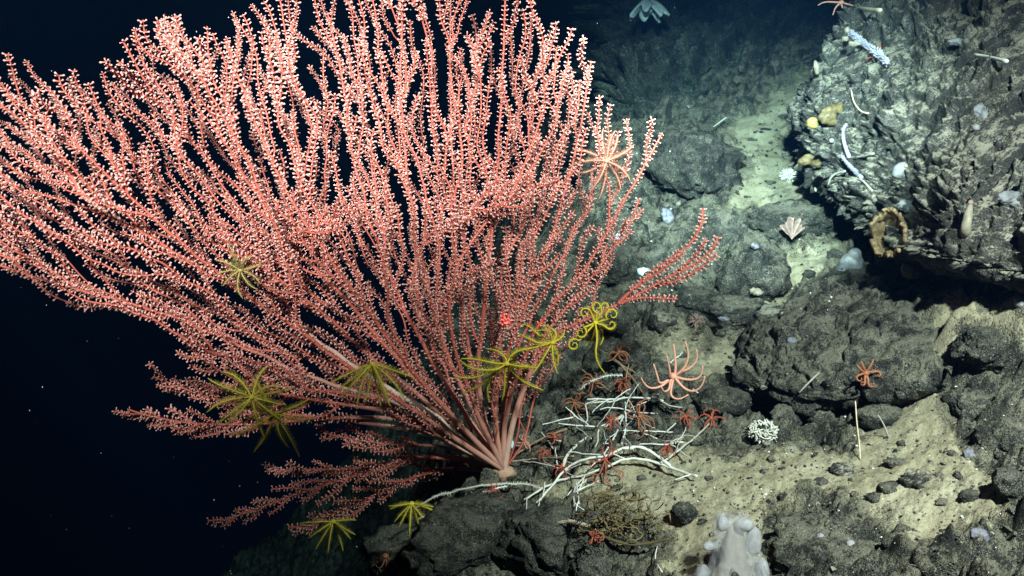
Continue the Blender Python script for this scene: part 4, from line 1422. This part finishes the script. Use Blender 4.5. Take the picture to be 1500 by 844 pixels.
skeleton('dead_coral', 'bare white dead coral arching over the sand right of the coral base', [
    ([(320, 630), (370, 600), (420, 575), (480, 565), (540, 545), (600, 515), (650, 517), (720, 540), (800, 567)], 1.0, 1, 1.1),
    ([(355, 640), (400, 590), (430, 545), (470, 525), (500, 515), (550, 510), (600, 485), (640, 483), (680, 500), (725, 535)], 1.4, 1, 1.2),
    ([(625, 380), (590, 400), (540, 430), (480, 465), (440, 500), (425, 540)], 1.6, 1, 1.2),
    ([(460, 650), (455, 620), (462, 585)], 1.0, 1, 0.8), ([(472, 645), (468, 610), (462, 580)], 1.0, 1, 0.7),
    ([(415, 418), (470, 425), (530, 430), (590, 405)], 1.5, 1, 0.8), ([(408, 466), (440, 472), (480, 470)], 1.3, 1, 0.8), ([(495, 350), (560, 352), (640, 345), (705, 355)], 1.2, 1, 0.9),
    ([(490, 362), (560, 360), (600, 346)], 1.3, 1, 0.8), ([(455, 395), (500, 425), (490, 370)], 1.3, 1, 0.7), ([(600, 360), (605, 420), (590, 480)], 1.4, 1, 0.8),
    ([(500, 545), (540, 510), (580, 440), (600, 380)], 1.2, 1, 0.8), ([(540, 475), (620, 478), (700, 478), (760, 470)], 1.0, 1, 0.7), ([(405, 480), (410, 530), (420, 560)], 1.2, 1, 0.7),
    ([(590, 440), (640, 438), (700, 440), (760, 445)], 0.8, 1, 0.6), ([(530, 380), (560, 372), (620, 385), (690, 392)], 1.2, 1, 0.7), ([(610, 350), (640, 420), (655, 440)], 1.2, 1, 0.6)], 'bone', rpx=1.9, twigs=50)
skeleton('dead_coral', 'two beaded white dead coral branches lying left over the ledge', [
    ([(5, 662), (60, 625), (130, 605), (200, 592), (280, 585), (340, 590), (368, 602)], 1.0, 1, 0.9),
    ([(25, 685), (100, 650), (180, 622), (215, 605), (280, 592)], 1.0, 1, 0.8), ([(185, 680), (200, 650), (215, 640), (230, 625)], 1.0, 1, 0.7)], 'bone', rpx=1.8, knobs=0.42, hi=3.25)
skeleton('dead_coral', 'short stubby cream dead coral twig lying on the dark front ledge', [
    ([(322, 697), (360, 696), (400, 700), (440, 690), (480, 698), (500, 706)], 1.0, 1, 1.0), ([(348, 682), (362, 690), (375, 697)], 1.0, 1, 0.8)], 'cream', rpx=2.2, knobs=0.35)
skeleton('dead_coral', 'greyish twig rising right over the end of the white dead coral', [
    ([(865, 385), (800, 455), (740, 500), (700, 530)], 1.0, 1, 0.8), ([(800, 458), (760, 445), (740, 500)], 1.0, 1, 0.5)], 'whip', rpx=2.0, lift=0.06)
skeleton('dead_coral', 'brown bare stick slanting down from the curled yellow feather star', [
    ([(528, 212), (580, 250), (620, 290), (650, 338)], 1.0, 1, 1.0), ([(610, 255), (600, 300), (590, 342)], 1.1, 1, 0.7), ([(648, 290), (600, 262), (570, 240)], 1.2, 1, 0.6), ([(480, 270), (520, 300), (560, 330)], 1.2, 1, 0.7)], 'twig', rpx=2.0, hi=3.8)
skeleton('coral_twig', 'small beaded pale coral twig behind the dead branches', [([(470, 326), (500, 302), (540, 287), (592, 284)], 1.5, 1, 0.7)], 'bone', rpx=1.6, knobs=0.5, hi=3.7, cat='coral')
skeleton('coral_twig', 'beaded dark-and-white coral twig crossing behind the salmon feather star', [([(945, 562), (965, 545), (985, 530), (1000, 515)], 1.0, 0, 0.7)], 'bone', rpx=1.6, knobs=0.5, hi=3.9, cat='coral')
skeleton('coral_twig', 'thin brown twig from the coral base into the dead coral', [([(738, 690), (752, 668), (775, 652), (800, 640), (830, 628)], 1.0, 0, 0.9), ([(742, 676), (790, 672), (840, 668)], 1.0, 0, 0.7)], 'twig', rpx=2.0, hi=3.5, cat='coral')

# whips and small sticks on the rocks
def whip(label, pts, mat, rpx, lift=0.03, hi=7.0, name='sea_whip', cat='sea whip', end=None, upright=False):
    w = hit_line(pts, lift, 2, hi=hi)
    if upright:
        pp = resample(smooth_line(pts, 2), 5.0)
        w = PA(np.column_stack([pp, np.full(len(pp), hit(*pts[-1])[1] - 0.01)]))
    g = Geo()
    d = float((w[0] - CAM) @ FWD)
    g.tube(w, rpx * d / FPX * np.linspace(0.8, 1.1, len(w)) * (1 + 0.15 * perlin(w * 80)), 6)
    if end: polyp_geo(g, w, np.full(len(w), rpx * d / FPX), 0, maxr=1, scale=end * d / 3.2, per=5, step=4 * d / FPX)
    o = g.build(name, MAT[mat], origin=w[-1])
    return tag(o, label, cat)


whip('thin pale upright whip standing on the lower right sand', [(1253, 588), (1255, 620), (1259, 650), (1260, 672)], 'cream', 1.1, upright=True)
whip('short grey whip leaning left of the black hole in the sand', [(1286, 608), (1294, 620), (1302, 640)], 'whip', 1.1, upright=True)
whip('furry lavender bamboo coral stem, upper of the pair at the outcrop foot', [(1240, 182), (1234, 190), (1236, 210), (1244, 230)], 'lavender', 2.6, 0.06, end=0.35, name='bamboo_coral', cat='coral')
whip('furry lavender bamboo coral stem, lower of the pair at the outcrop foot', [(1232, 228), (1245, 244), (1262, 260)], 'lavender', 2.6, 0.06, end=0.35, name='bamboo_coral', cat='coral')
whip('hooked pale whip right of the white fluffy sponge', [(1213, 273), (1216, 260), (1226, 253), (1238, 251)], 'whip', 1.7, 0.05)
whip('arched pale whip just right of the fluffy sponge on the sand', [(1170, 276), (1180, 266), (1192, 263), (1195, 280)], 'whip', 1.4, 0.05)
whip('pale twig lying across the foot of the outcrop under the bamboo coral', [(1240, 231), (1260, 230), (1280, 225)], 'whip', 1.6, 0.05)
whip('short bent pale twig at the foot of the outcrop', [(1235, 263), (1250, 262), (1262, 262), (1278, 280)], 'whip', 1.5, 0.05)
whip('thin yellowish stick leaning on the ochre growth', [(1247, 132), (1250, 150), (1262, 165), (1272, 166)], 'cream', 1.2, 0.05)
whip('long pale stick with pink fuzz at the top edge of the outcrop', [(1200, 2), (1240, 8), (1270, 14), (1290, 15)], 'cream', 1.8, 0.25)
whip('thin pale spine on top of the round boulder', [(993, 182), (1003, 197)], 'whip', 1.0, 0.45)
whip('long thin pale stick beside the round boulder', [(1045, 186), (1064, 172)], 'whip', 1.2, 0.2)
whip('long thin whitish rod seen through the coral fan', [(690, 350), (745, 351), (820, 349)], 'whip', 1.3, 0.4)
whip('thin pale branching hydroid stem right of the salmon feather star', [(1056, 565), (1046, 590), (1030, 582), (1015, 570)], 'cream', 1.0, 0.05)
whip('white broken tube lying in the upper right outcrop', [(1428, 80), (1450, 84), (1475, 90)], 'bone', 2.6, 0.07)
whip('thin white thread on the bottom of the ledge', [(963, 800), (958, 820), (970, 838)], 'bone', 1.0, 0.02)
whip('thin pale stick on the face of the broad slab', [(1171, 575), (1185, 560), (1200, 546)], 'whip', 1.4, 0.03)

# the twiggy tangle
g = Geo(); rg = random.Random(5)
_, d0, _n = hit(915, 770)
bush = tag(empty('twig_tangle', P(915, 790, d0)), 'tangled brown twiggy growth on the front ledge left of the black stone', 'hydroid')
for k in range(230):
    a = rg.gauss(0, 1); b = rg.gauss(0, 1)
    px, py = 912 + 36 * a, 758 + 24 * b
    if (a / 1.5) ** 2 + (b / 1.5) ** 2 > 1.6: continue
    an = rg.uniform(0, TAU); L = rg.uniform(10, 30); z = d0 - rg.uniform(0.0, 0.13)
    pts = [(px, py, z)]
    for j in range(4):
        an += rg.uniform(-.8, .8)
        px += math.cos(an) * L / 4; py += math.sin(an) * L / 4 * 0.8; z += rg.uniform(-.02, .02)
        pts.append((px, py, z))
    g.tube(PA(pts), np.linspace(1.5, 0.7, 5) * d0 / FPX * rg.uniform(.6, 1.2), 4, a=rg.random() ** 1.5)
tag(g.build('twigs', MAT['bush'], bush, origin=P(915, 790, d0), smooth=False), kind='stuff')
g = Geo()
g.tube(hit_line([(862, 772), (890, 790), (930, 800), (980, 790)], 0.06), 0.005, 6); g.build('stem', MAT['bush'], bush, origin=P(915, 790, d0))
crinoid('small red coiled feather star at the left of the twiggy tangle', 871, 783, d0 - 0.14, [spiral(6, -4, 8, 2, 6, 1.2, 1), spiral(-6, 2, -6, -4, 5, 1.2, -1), spiral(2, 7, 4, 6, 6, 1.2, 1), spiral(-3, -6, 2, -7, 5, 1.1, -1), spiral(-5, 5, -8, 8, 4, 1, 1)], 'scarlet', arm_px=1.4, pin_px=2.5, seed=130, disc_px=3, split=False)

# ---------------------------------------------------------------- sponges and other growth
def blob_geo(geo, px, py, rx, ry, d, rz=None, level=3, seed=0, rough=0.12, a=0.0):
    k = d / FPX
    v, f = ico(level)
    v = v * (1 + rough * fbm(v * 2.2 + seed, 3))[:, None]
    geo.add(v[:, 0:1] * rx * k * RGT + v[:, 2:3] * ry * k * UPV + v[:, 1:2] * (rz or min(rx, ry)) * k * FWD + P(px, py, d), f, a=a)


def blob(name, label, cat, blobs, mat, voxel=None, parent=None, seed=0, rough=0.12, group=None):
    g = Geo()
    for j, b in enumerate(blobs):
        blob_geo(g, *b, seed=seed + j * 3.3, rough=rough)
    o = g.build(name, MAT[mat], parent, origin=P(blobs[0][0], blobs[0][1] + blobs[0][3], blobs[0][4]))
    if voxel:
        m = o.modifiers.new('fuse', 'REMESH'); m.mode = 'VOXEL'; m.voxel_size = voxel; m.use_smooth_shade = True
        s = o.modifiers.new('soften', 'SMOOTH'); s.iterations = 6; s.factor = 0.5
    if label: tag(o, label, cat, group)
    return o


ws = tag(empty('glass_sponge', P(1075, 860, 2.33)), 'big white lobed glass sponge with a tan centre at the bottom edge', 'sponge')
def sponge_wall(u, v):
    d = 2.36; k = d / FPX
    an = u * TAU
    q = np.stack([np.cos(an) * 1.3, np.sin(an) * 1.3, v * 2.2], 1)
    r = np.interp(v, [0, .35, .7, .92, 1], [52, 44, 31, 24, 19]) * (1 + 0.20 * fbm(q + 2, 4) + 0.05 * np.cos(an * 9) * v)
    y = 905 - 150 * v * (1 + 0.07 * fbm(q * (1.5, 1.5, 0) + 5, 2))
    cx = 1075 + 3 * np.sin(v * 5)
    return P(0, 0, d) * 0 + CAM + d * FWD + ((cx - 750 + r * np.cos(an)) * k)[:, None] * RGT + ((422 - y) * k)[:, None] * UPV + (0.7 * r * np.sin(an) * k)[:, None] * FWD
for q, (px, py, rx, ry, dd) in enumerate([(1059, 767, 9, 12, 2.34), (1090, 768, 14, 11, 2.34), (1104, 792, 12, 22, 2.35), (1041, 800, 12, 8, 2.36), (1030, 850, 14, 24, 2.38), (1117, 842, 11, 26, 2.39)]):
    blob('lobe', None, None, [(px, py, rx, ry, dd, min(rx, ry)), (px + (rx if px > 1075 else -rx) * .35, py + ry * .35, rx * .6, ry * .6, dd - .005, min(rx, ry) * .7)], 'white_sponge', 0.004, ws, 30 + q, 0.14)
blob('tan_core', None, None, [(1075, 818, 19, 52, 2.36, 12), (1076, 790, 14, 26, 2.36, 10), (1071, 852, 30, 34, 2.36, 18)], 'tan_sponge', 0.006, ws, 9, 0.2)
_, d, _n = hit(1322, 252)
bs_ = tag(empty('ball_sponge', P(1322, 262, d)), 'white round sponge stuck on the face of the outcrop', 'sponge')
blob('body', None, None, [(1323, 250, 15, 13, d - 0.02, 12), (1314, 254, 7, 7, d - .02, 7)], 'white_sponge', 0.005, bs_, 4, 0.1)
blob('pore', None, None, [(1328, 243, 4, 3, d - 0.055, 2)], 'tan_sponge', None, bs_, 4, 0.05)
_, d, _n = hit(1190, 182)
blob('ball_sponge', 'yellow ball sponge at the right edge of the sand chute', 'sponge', [(1190, 180, 9, 8.5, d - 0.03, 9), (1192, 184, 7, 5, d - .03, 8)], 'yellow_ball', 0.006, None, 5, 0.12)
for k, (px, py, r, lb) in enumerate([(1218, 206, 3.5, 'tiny white ball sponge left of the upper bamboo coral'), (1007, 158, 4, 'tiny pale ball floating in front of the dim cliff near the beige feather star'), (1033, 222, 4.5, 'white dot sponge on top of the round boulder'),
                                      (1430, 187, 5, 'small white ball sponge high on the outcrop'), (1202, 787, 6, 'left one of two small white balls on the wide low rock'), (1246, 798, 7, 'right one of two small white balls on the wide low rock'),
                                      (583, 804, 3.5, 'tiny white ball beside the red-brown brittle star'), (1494, 443, 8, 'white knob sponge under the outcrop at the right edge'), (1010, 435, 4, 'tiny pale ball in the gap left of the egg-shaped boulder')]):
    _, d, _n = hit(px, py)
    blob('ball_sponge', lb, 'sponge', [(px, py, r, r, min(d, 7) - 0.02, r), (px + r * .3, py + r * .4, r * .7, r * .6, min(d, 7) - 0.02, r * .7)], 'white_sponge', None, None, k, 0.12)
for k, (px, py, rx, ry, mt, lb) in enumerate([(977, 316, 10, 13, 'lilac', 'lavender sponge patch on the low grey stone'), (945, 399, 13, 8, 'ice_blue', 'pale blue sponge patch behind the lone coral branch'), (1160, 500, 8, 7, 'lilac', 'lilac spot on the top of the broad slab'),
                                              (1060, 467, 9, 4, 'lilac', 'lilac streak on the flat rounded boulder'), (744, 652, 10, 12, 'ice_blue', 'pale blue patch behind the coral base'), (1410, 62, 22, 7, 'grey_jelly', 'smooth grey pebble-like sponge high in the outcrop'),
                                              (1485, 292, 24, 14, 'grey_jelly', 'dark grey smooth sponge at the right edge of the outcrop'), (1435, 785, 14, 14, 'lilac', 'lilac crust on the lower right corner rock'), (1440, 165, 14, 16, 'grey_jelly', 'bluish grey crust in a crack of the outcrop'),
                                              (1330, 302, 16, 10, 'grey_jelly', 'bluish fuzzy crust above the broken brown sponge'), (1420, 668, 10, 12, 'lilac', 'bluish chip lying on sand left of the red-brown knob'), (1105, 360, 6, 5, 'lilac', 'small pale lilac spot on the egg-shaped boulder'),
                                              (1118, 362, 10, 6, 'tan_sponge', 'small tan patch low on the egg-shaped boulder')]):
    if 'tan patch' in lb: px, py = 1107, 427
    _, d, _n = hit(px, py)
    if 'egg' in lb: d = 4.05
    if 'flat rounded' in lb: d = 3.9
    if 'low grey stone' in lb: d = 4.82
    blob('crust_sponge', lb, 'sponge', [(px, py, rx * .8, ry * .8, min(d, 6) + 0.004, 3), (px + rx * .4, py + ry * .3, rx * .6, ry * .7, min(d, 6), 3), (px - rx * .4, py - ry * .2, rx * .5, ry * .6, min(d, 6), 3)], mt, None, None, 20 + k, 0.5)
_, d, _n = hit(1247, 392)
blob('jelly_sponge', 'translucent grey lump in front of the broken brown sponge', 'sponge', [(1247, 388, 19, 18, d - 0.05, 15), (1252, 375, 10, 13, d - .06, 10), (1234, 398, 12, 8, d - .05, 10)], 'grey_jelly', 0.006, None, 60)
_, d, _n = hit(1416, 330)
fs = tag(empty('finger_sponge', P(1413, 346, d)), 'cream finger-shaped sponge hanging on the outcrop at right', 'sponge')
g = Geo(); k_ = (d - .04) / FPX
w = PA([(1413, 348, d - .01), (1414, 338, d - .05), (1417, 322, d - .06), (1420, 306, d - .05), (1422, 300, d - .03)])
w = resample(smooth_line(w, 2), .006); g.tube(w, k_ * np.interp(np.linspace(0, 1, len(w)), [0, .3, .7, 1], [5, 7.5, 6, 3]), 10); g.build('body', MAT['tan_sponge'], fs, origin=w[0])
blob('tip', None, None, [(1422, 297, 4, 4, d - .04, 3)], 'mauve_fan', None, fs, 61)
_, d, _n = hit(1196, 112)
g = Geo(); w = PA([(1197, 108, d - .1), (1196, 98, d - .12), (1194, 90, d - .1)]); w = resample(w, .01); g.tube(w, d / FPX * np.interp(np.linspace(0, 1, len(w)), [0, .5, 1], [3, 4.2, 2.2]), 8)
tag(g.build('finger_sponge', MAT['tan_sponge'], origin=w[0]), 'small pale upright finger sponge at the top end of the sand chute', 'sponge')


def sheet(name, label, cat, fn, nu, nv, mat, thick, parent=None, origin=None):
    """a curved sheet with real thickness; fn(u, v) -> world point"""
    u, v = np.meshgrid(np.linspace(0, 1, nu), np.linspace(0, 1, nv))
    pts = fn(u.ravel(), v.ravel())
    ii = (np.arange(nv - 1)[:, None] * nu + np.arange(nu - 1)[None]).ravel()
    f = np.stack([ii, ii + 1, ii + nu + 1, ii + nu], 1)
    o = mesh_obj(name, pts, f, MAT[mat], parent, origin=origin)
    m = o.modifiers.new('thick', 'SOLIDIFY'); m.thickness = thick; m.offset = 0
    if label: tag(o, label, cat)
    return o


sheet('wall', None, None, sponge_wall, 72, 40, 'sponge_veil', 0.006, ws, P(1075, 860, 2.33))

# broken brown vase sponge under the outcrop
_, d, _n = hit(1300, 360)
dv = min(d, 3.6) - 0.10
def vase(u, v):
    k = dv / FPX
    ax = -0.50 * RGT + 0.10 * UPV - 0.86 * FWD; ax /= np.linalg.norm(ax)
    e1 = UPV - ax * (UPV @ ax); e1 /= np.linalg.norm(e1); e2 = np.cross(ax, e1)
    an = u * TAU
    ring = np.stack([np.cos(an) * 1.6, np.sin(an) * 1.6, v * 2.0], 1)
    n = fbm(ring + 3, 4)
    r = np.interp(v, [0, .2, .5, 1], [0.08, .55, .85, 1.05]) + 0.24 * n * v
    rim = 62 * v * (1 + 0.45 * fbm(ring * (1.6, 1.6, 0) + 8, 3))
    return P(1306, 346, dv + 0.05) + k * ((34 * r * np.cos(an))[:, None] * e1 + (23 * r * np.sin(an))[:, None] * e2 + (rim - 30)[:, None] * ax)
vs = tag(empty('vase_sponge', P(1296, 388, dv)), 'broken hollow brown vase sponge under the left end of the outcrop', 'sponge')
sheet('wall', None, None, vase, 60, 30, 'brown_sponge', 0.014, vs, P(1296, 388, dv))
blob('foot', None, None, [(1338, 400, 18, 9, dv + 0.03, 10), (1330, 392, 10, 9, dv + .03, 8)], 'brown_sponge', 0.006, vs, 70, 0.3)


def fan_sheet(px, py, w_, h_, d, seed, a_span=2.0):
    def fn(u, v):
        k = d / FPX
        an = -math.pi / 2 + (u - 0.5) * a_span
        r = v * (1 + 0.07 * np.sin(u * 17 + seed) + 0.05 * np.sin(u * 37 + seed))
        rip = 5.0 * np.sin(u * 22 + seed) * v
        return P(px, py + h_, d) + k * ((np.cos(an) * r * w_ * 1.1)[:, None] * RGT - (np.sin(an) * r * h_ * 2)[:, None] * UPV + (rip - 6 * v)[:, None] * FWD)
    return fn


sheet('sponge_fan', 'brownish mauve frilly sponge fan on the low rugged boulder', 'sponge', fan_sheet(1160, 335, 18, 15, 4.38, 1.0), 50, 14, 'mauve_fan', 0.006, origin=P(1160, 350, 4.38))
_, d, _n = hit(1220, 175)
blob('ochre_growth', 'ochre ragged growth on the outcrop foot above the bamboo coral', 'sponge', [(1218, 166, 16, 13, d - .03, 8), (1228, 158, 10, 8, d - .03, 7), (1208, 172, 9, 9, d - .03, 7), (1244, 176, 11, 9, d - .03, 7), (1222, 178, 13, 7, d - .03, 6)], 'algae', 0.008, None, 66, 0.55)
_, d, _n = hit(1190, 236)
blob('ochre_growth', 'ochre shelf-like growth beside the fluffy white sponge', 'sponge', [(1192, 232, 20, 6, d - .03, 12), (1206, 228, 12, 6, d - .03, 9), (1178, 238, 11, 5, d - .03, 8), (1200, 240, 12, 6, d - .03, 8)], 'algae', 0.008, None, 67, 0.55)

# pale cup sponge on the far cliff
def cup(u, v):
    d = 6.3; k = d / FPX
    an = u * TAU
    lob = 1 + 0.22 * np.cos(an * 7) * v + 0.08 * np.cos(an * 12 + 1) * v
    r = (3 + 21 * v) * lob
    y = 10 - 20 * v ** 2.2 * (0.8 + 0.35 * np.cos(an * 7 + 0.6)) + 3 * np.cos(an * 3)
    return P(950, 14, d) + k * ((r * np.cos(an))[:, None] * RGT + y[:, None] * UPV + (r * 0.8 * np.sin(an))[:, None] * FWD)
g_cup = tag(empty('cup_sponge', P(950, 26, 6.3)), 'pale ice-blue lobed cup sponge high on the dim cliff', 'sponge')
sheet('cup', None, None, cup, 60, 14, 'ice_blue', 0.02, g_cup, P(950, 26, 6.3))
blob('stalk', None, None, [(950, 12, 9, 8, 6.32, 8), (951, 16, 5, 6, 6.5, 40)], 'ice_blue', None, g_cup, 80)


def fuzzy(name, label, cat, px, py, d, rx, ry, n, mat, seed, net=False):
    """a puff of fine crossing spicules or net bars"""
    rg = np.random.default_rng(seed); k = d / FPX
    g = Geo(); c = P(px, py, d)
    for q in range(n):
        a = rg.normal(size=3); a /= np.linalg.norm(a); a[1] *= .7
        b = a + rg.normal(0, .5, 3); b /= np.linalg.norm(b)
        p0 = a * (0.75 if net else 0.15); p1 = b * rg.uniform(.8, 1.1)
        L = np.array([p0, (p0 + p1) / 2 * 1.08, p1])
        w = c + k * (L[:, 0:1] * rx * RGT + L[:, 2:3] * ry * UPV + L[:, 1:2] * rx * .7 * FWD)
        g.tube(w, (1.0 if net else 0.6) * k, 4, a=rg.random())
    return tag(g.build(name, MAT[mat], origin=c, smooth=False), label, cat)


_, d, _n = hit(1158, 262)
fuzzy('fluffy_sponge', 'white fluffy sponge on the sand by the ochre shelf growth', 'sponge', 1157, 257, d - .04, 17, 11, 120, 'bone', 3)
_, d, _n = hit(1118, 638)
fuzzy('lace_sponge', 'white lacy net sponge at the left of the hollow under the slab', 'sponge', 1118, 632, d - .05, 22, 17, 170, 'bone', 4, True)
fuzzy('pale_anemone', 'tiny pale blue tufted anemone beside the right rim of the coral', 'anemone', 906, 347, 4.6, 6, 5, 40, 'lavender', 5)
_, d, _n = hit(1022, 472)
fuzzy('pink_tuft', 'small pinkish grey tuft on the stone above the sand pocket', 'coral', 1020, 470, d - .04, 12, 12, 60, 'mauve_fan', 6)
_, d, _n = hit(1270, 68)
bc = tag(empty('feathery_coral', P(1296, 92, d - .08)), 'lavender and pink feathery coral sticking out of the upper outcrop', 'coral')
g = Geo(); w = hit_line([(1246, 48), (1262, 62), (1282, 74), (1300, 92)], 0.10, hi=6); g.tube(w, 0.010, 6)
sb = g.build('stem', MAT['lavender'], bc, origin=w[-1])
p = Geo(); polyp_geo(p, w, np.full(len(w), .010), 0, maxr=1, scale=1.2, per=6, step=.012); tag(p.build('polyps', MAT['lavender'], sb, origin=w[-1], smooth=False), kind='stuff')
blob('cup', None, None, [(1241, 44, 4, 5, d - .12, 4), (1238, 57, 5, 4, d - .12, 4), (1252, 64, 10, 4, d - .11, 4)], 'tan_sponge', None, bc, 90, 0.3)
brittle('thin orange brittle star wrapped on the feathery lavender coral', 1286, 76, d - .16, [[(0, 0, 0), (10, 2, 0), (24, 5, 1)], [(0, 0, 0), (-8, 8, 0), (-18, 10, 0)], [(0, 0, 0), (6, -6, 0), (0, -12, 0)], [(0, 0, 0), (12, 8, 0), (20, 16, 1)], [(0, 0, 0), (-10, 2, 0), (-14, -6, 0)]], 'scarlet', 1.6)
_, d, _n = hit(1234, 6)
brittle('pinkish brittle star draped over the stick at the top edge', 1232, 4, min(d, 5.2) - .3, [[(0, 0, 0), (-8, 6, 0), (-12, 18, 0)], [(0, 0, 0), (-24, -2, 0), (-34, 4, 0)], [(0, 0, 0), (10, 2, 0), (22, 6, 0)], [(0, 0, 0), (2, 8, 0), (8, 14, 0)], [(0, 0, 0), (4, -10, 0), (2, -20, 0)]], 'salmon', 1.4)

# loose gravel over sand and rubble
rg = np.random.default_rng(23)
v0, f0 = ico(1)
gv = [v0 * (1 + 0.35 * fbm(v0 * 1.5 + 7 * q, 2))[:, None] for q in range(10)]
for gname, gmat, glabel, cnt in (('dark_gravel', 'rock_dark', 'fine dark gravel strewn over sand and rubble', 2300), ('pale_gravel', 'outcrop', 'fine pale gravel strewn over sand and rubble', 1300)):
    g = Geo()
    for k in range(cnt):
        z = rg.random()
        if z < 0.55: px, py = rg.uniform(980, 1500), rg.uniform(540, 844)
        elif z < 0.80: px, py = rg.uniform(880, 1240), rg.uniform(280, 560)
        elif z < 0.90: px, py = rg.uniform(620, 980), rg.uniform(690, 844)
        else: px, py = rg.uniform(1060, 1200), rg.uniform(140, 300)
        if perlin(np.array([[px / 60, py / 60, 2.5]]))[0] < -0.12 and rg.random() < 0.8: continue
        w, d, n = hit(px, py)
        if d > 6.3: continue
        r = (0.6 + 2.6 * rg.random() ** 3) * d / FPX
        g.add(gv[k % 10] * rg.uniform(.6, 1.4, 3) * r + w + np.array(n) * r * 0.15, f0)
    tag(g.build(gname, MAT[gmat], smooth=False), glabel, kind='stuff')

# shell chips on the sand and drifting flecks in the water: far too many and small to count
rg = np.random.default_rng(17); g = Geo(); v0, f0 = ico(1)
for k in range(150):
    px, py = rg.uniform(990, 1500), rg.uniform(560, 840)
    if k % 4 == 0: px, py = rg.uniform(1100, 1230), rg.uniform(340, 460)
    if k % 7 == 0: px, py = rg.uniform(900, 1100), rg.uniform(280, 500)
    w, d, n = hit(px, py)
    r = rg.uniform(0.8, 2.2) * d / FPX
    g.add(v0 * rg.uniform(.5, 1.4, 3) * r * (1, 1, .5) + w + np.array(n) * r * .3, f0)
tag(g.build('shell_chips', MAT['bone'], smooth=False), 'white shell chips strewn over the sand', kind='stuff')
g = Geo()
for k in range(170):
    p = P(rg.uniform(-50, 1000), rg.uniform(0, 860), rg.uniform(2.0, 6.5))
    r = rg.uniform(0.0012, 0.0032)
    g.add(v0 * rg.uniform(.5, 1.5, 3) * r + p, f0)
tag(g.build('marine_snow', MAT['bone'], smooth=False), 'pale flecks drifting in the dark water', kind='stuff')

# two red measuring beams of the vehicle, ten centimetres apart
for px in (741, 783):
    c = P(px, 484, 3.4)
    floodlight('measuring_laser', (c[0], 0.1, 0.35), c, 1100, 1.0, (1.0, 0.03, 0.02), 1.0, 0.001)

# ---------------------------------------------------------------- the water
def haze_box():
    lo = np.array([-8.0, -1.2, -8.2]); hi = np.array([9.5, 11.5, 3.2])
    v = [(x, y, z) for x in (lo[0], hi[0]) for y in (lo[1], hi[1]) for z in (lo[2], hi[2])]
    f = [(0, 1, 3, 2), (4, 6, 7, 5), (0, 4, 5, 1), (2, 3, 7, 6), (0, 2, 6, 4), (1, 5, 7, 3)]
    m = bpy.data.materials.new('water_haze'); m.use_nodes = True
    nt = m.node_tree
    nt.nodes.remove(nt.nodes['Principled BSDF'])
    pv = nt.nodes.new('ShaderNodeVolumePrincipled')
    pv.inputs['Color'].default_value = (0.009, 0.038, 0.10, 1)
    pv.inputs['Absorption Color'].default_value = (0.03, 0.50, 0.60, 1)
    pv.inputs['Density'].default_value = 0.075
    pv.inputs['Anisotropy'].default_value = 0.3
    nt.links.new(pv.outputs[0], nt.nodes['Material Output'].inputs['Volume'])
    me = bpy.data.meshes.new('haze'); me.from_pydata(v, [], f)
    me.materials.append(m)
    o = bpy.data.objects.new('haze', me); coll.objects.link(o)
    tag(o, 'blue-green sea water around everything', kind='stuff')
haze_box()
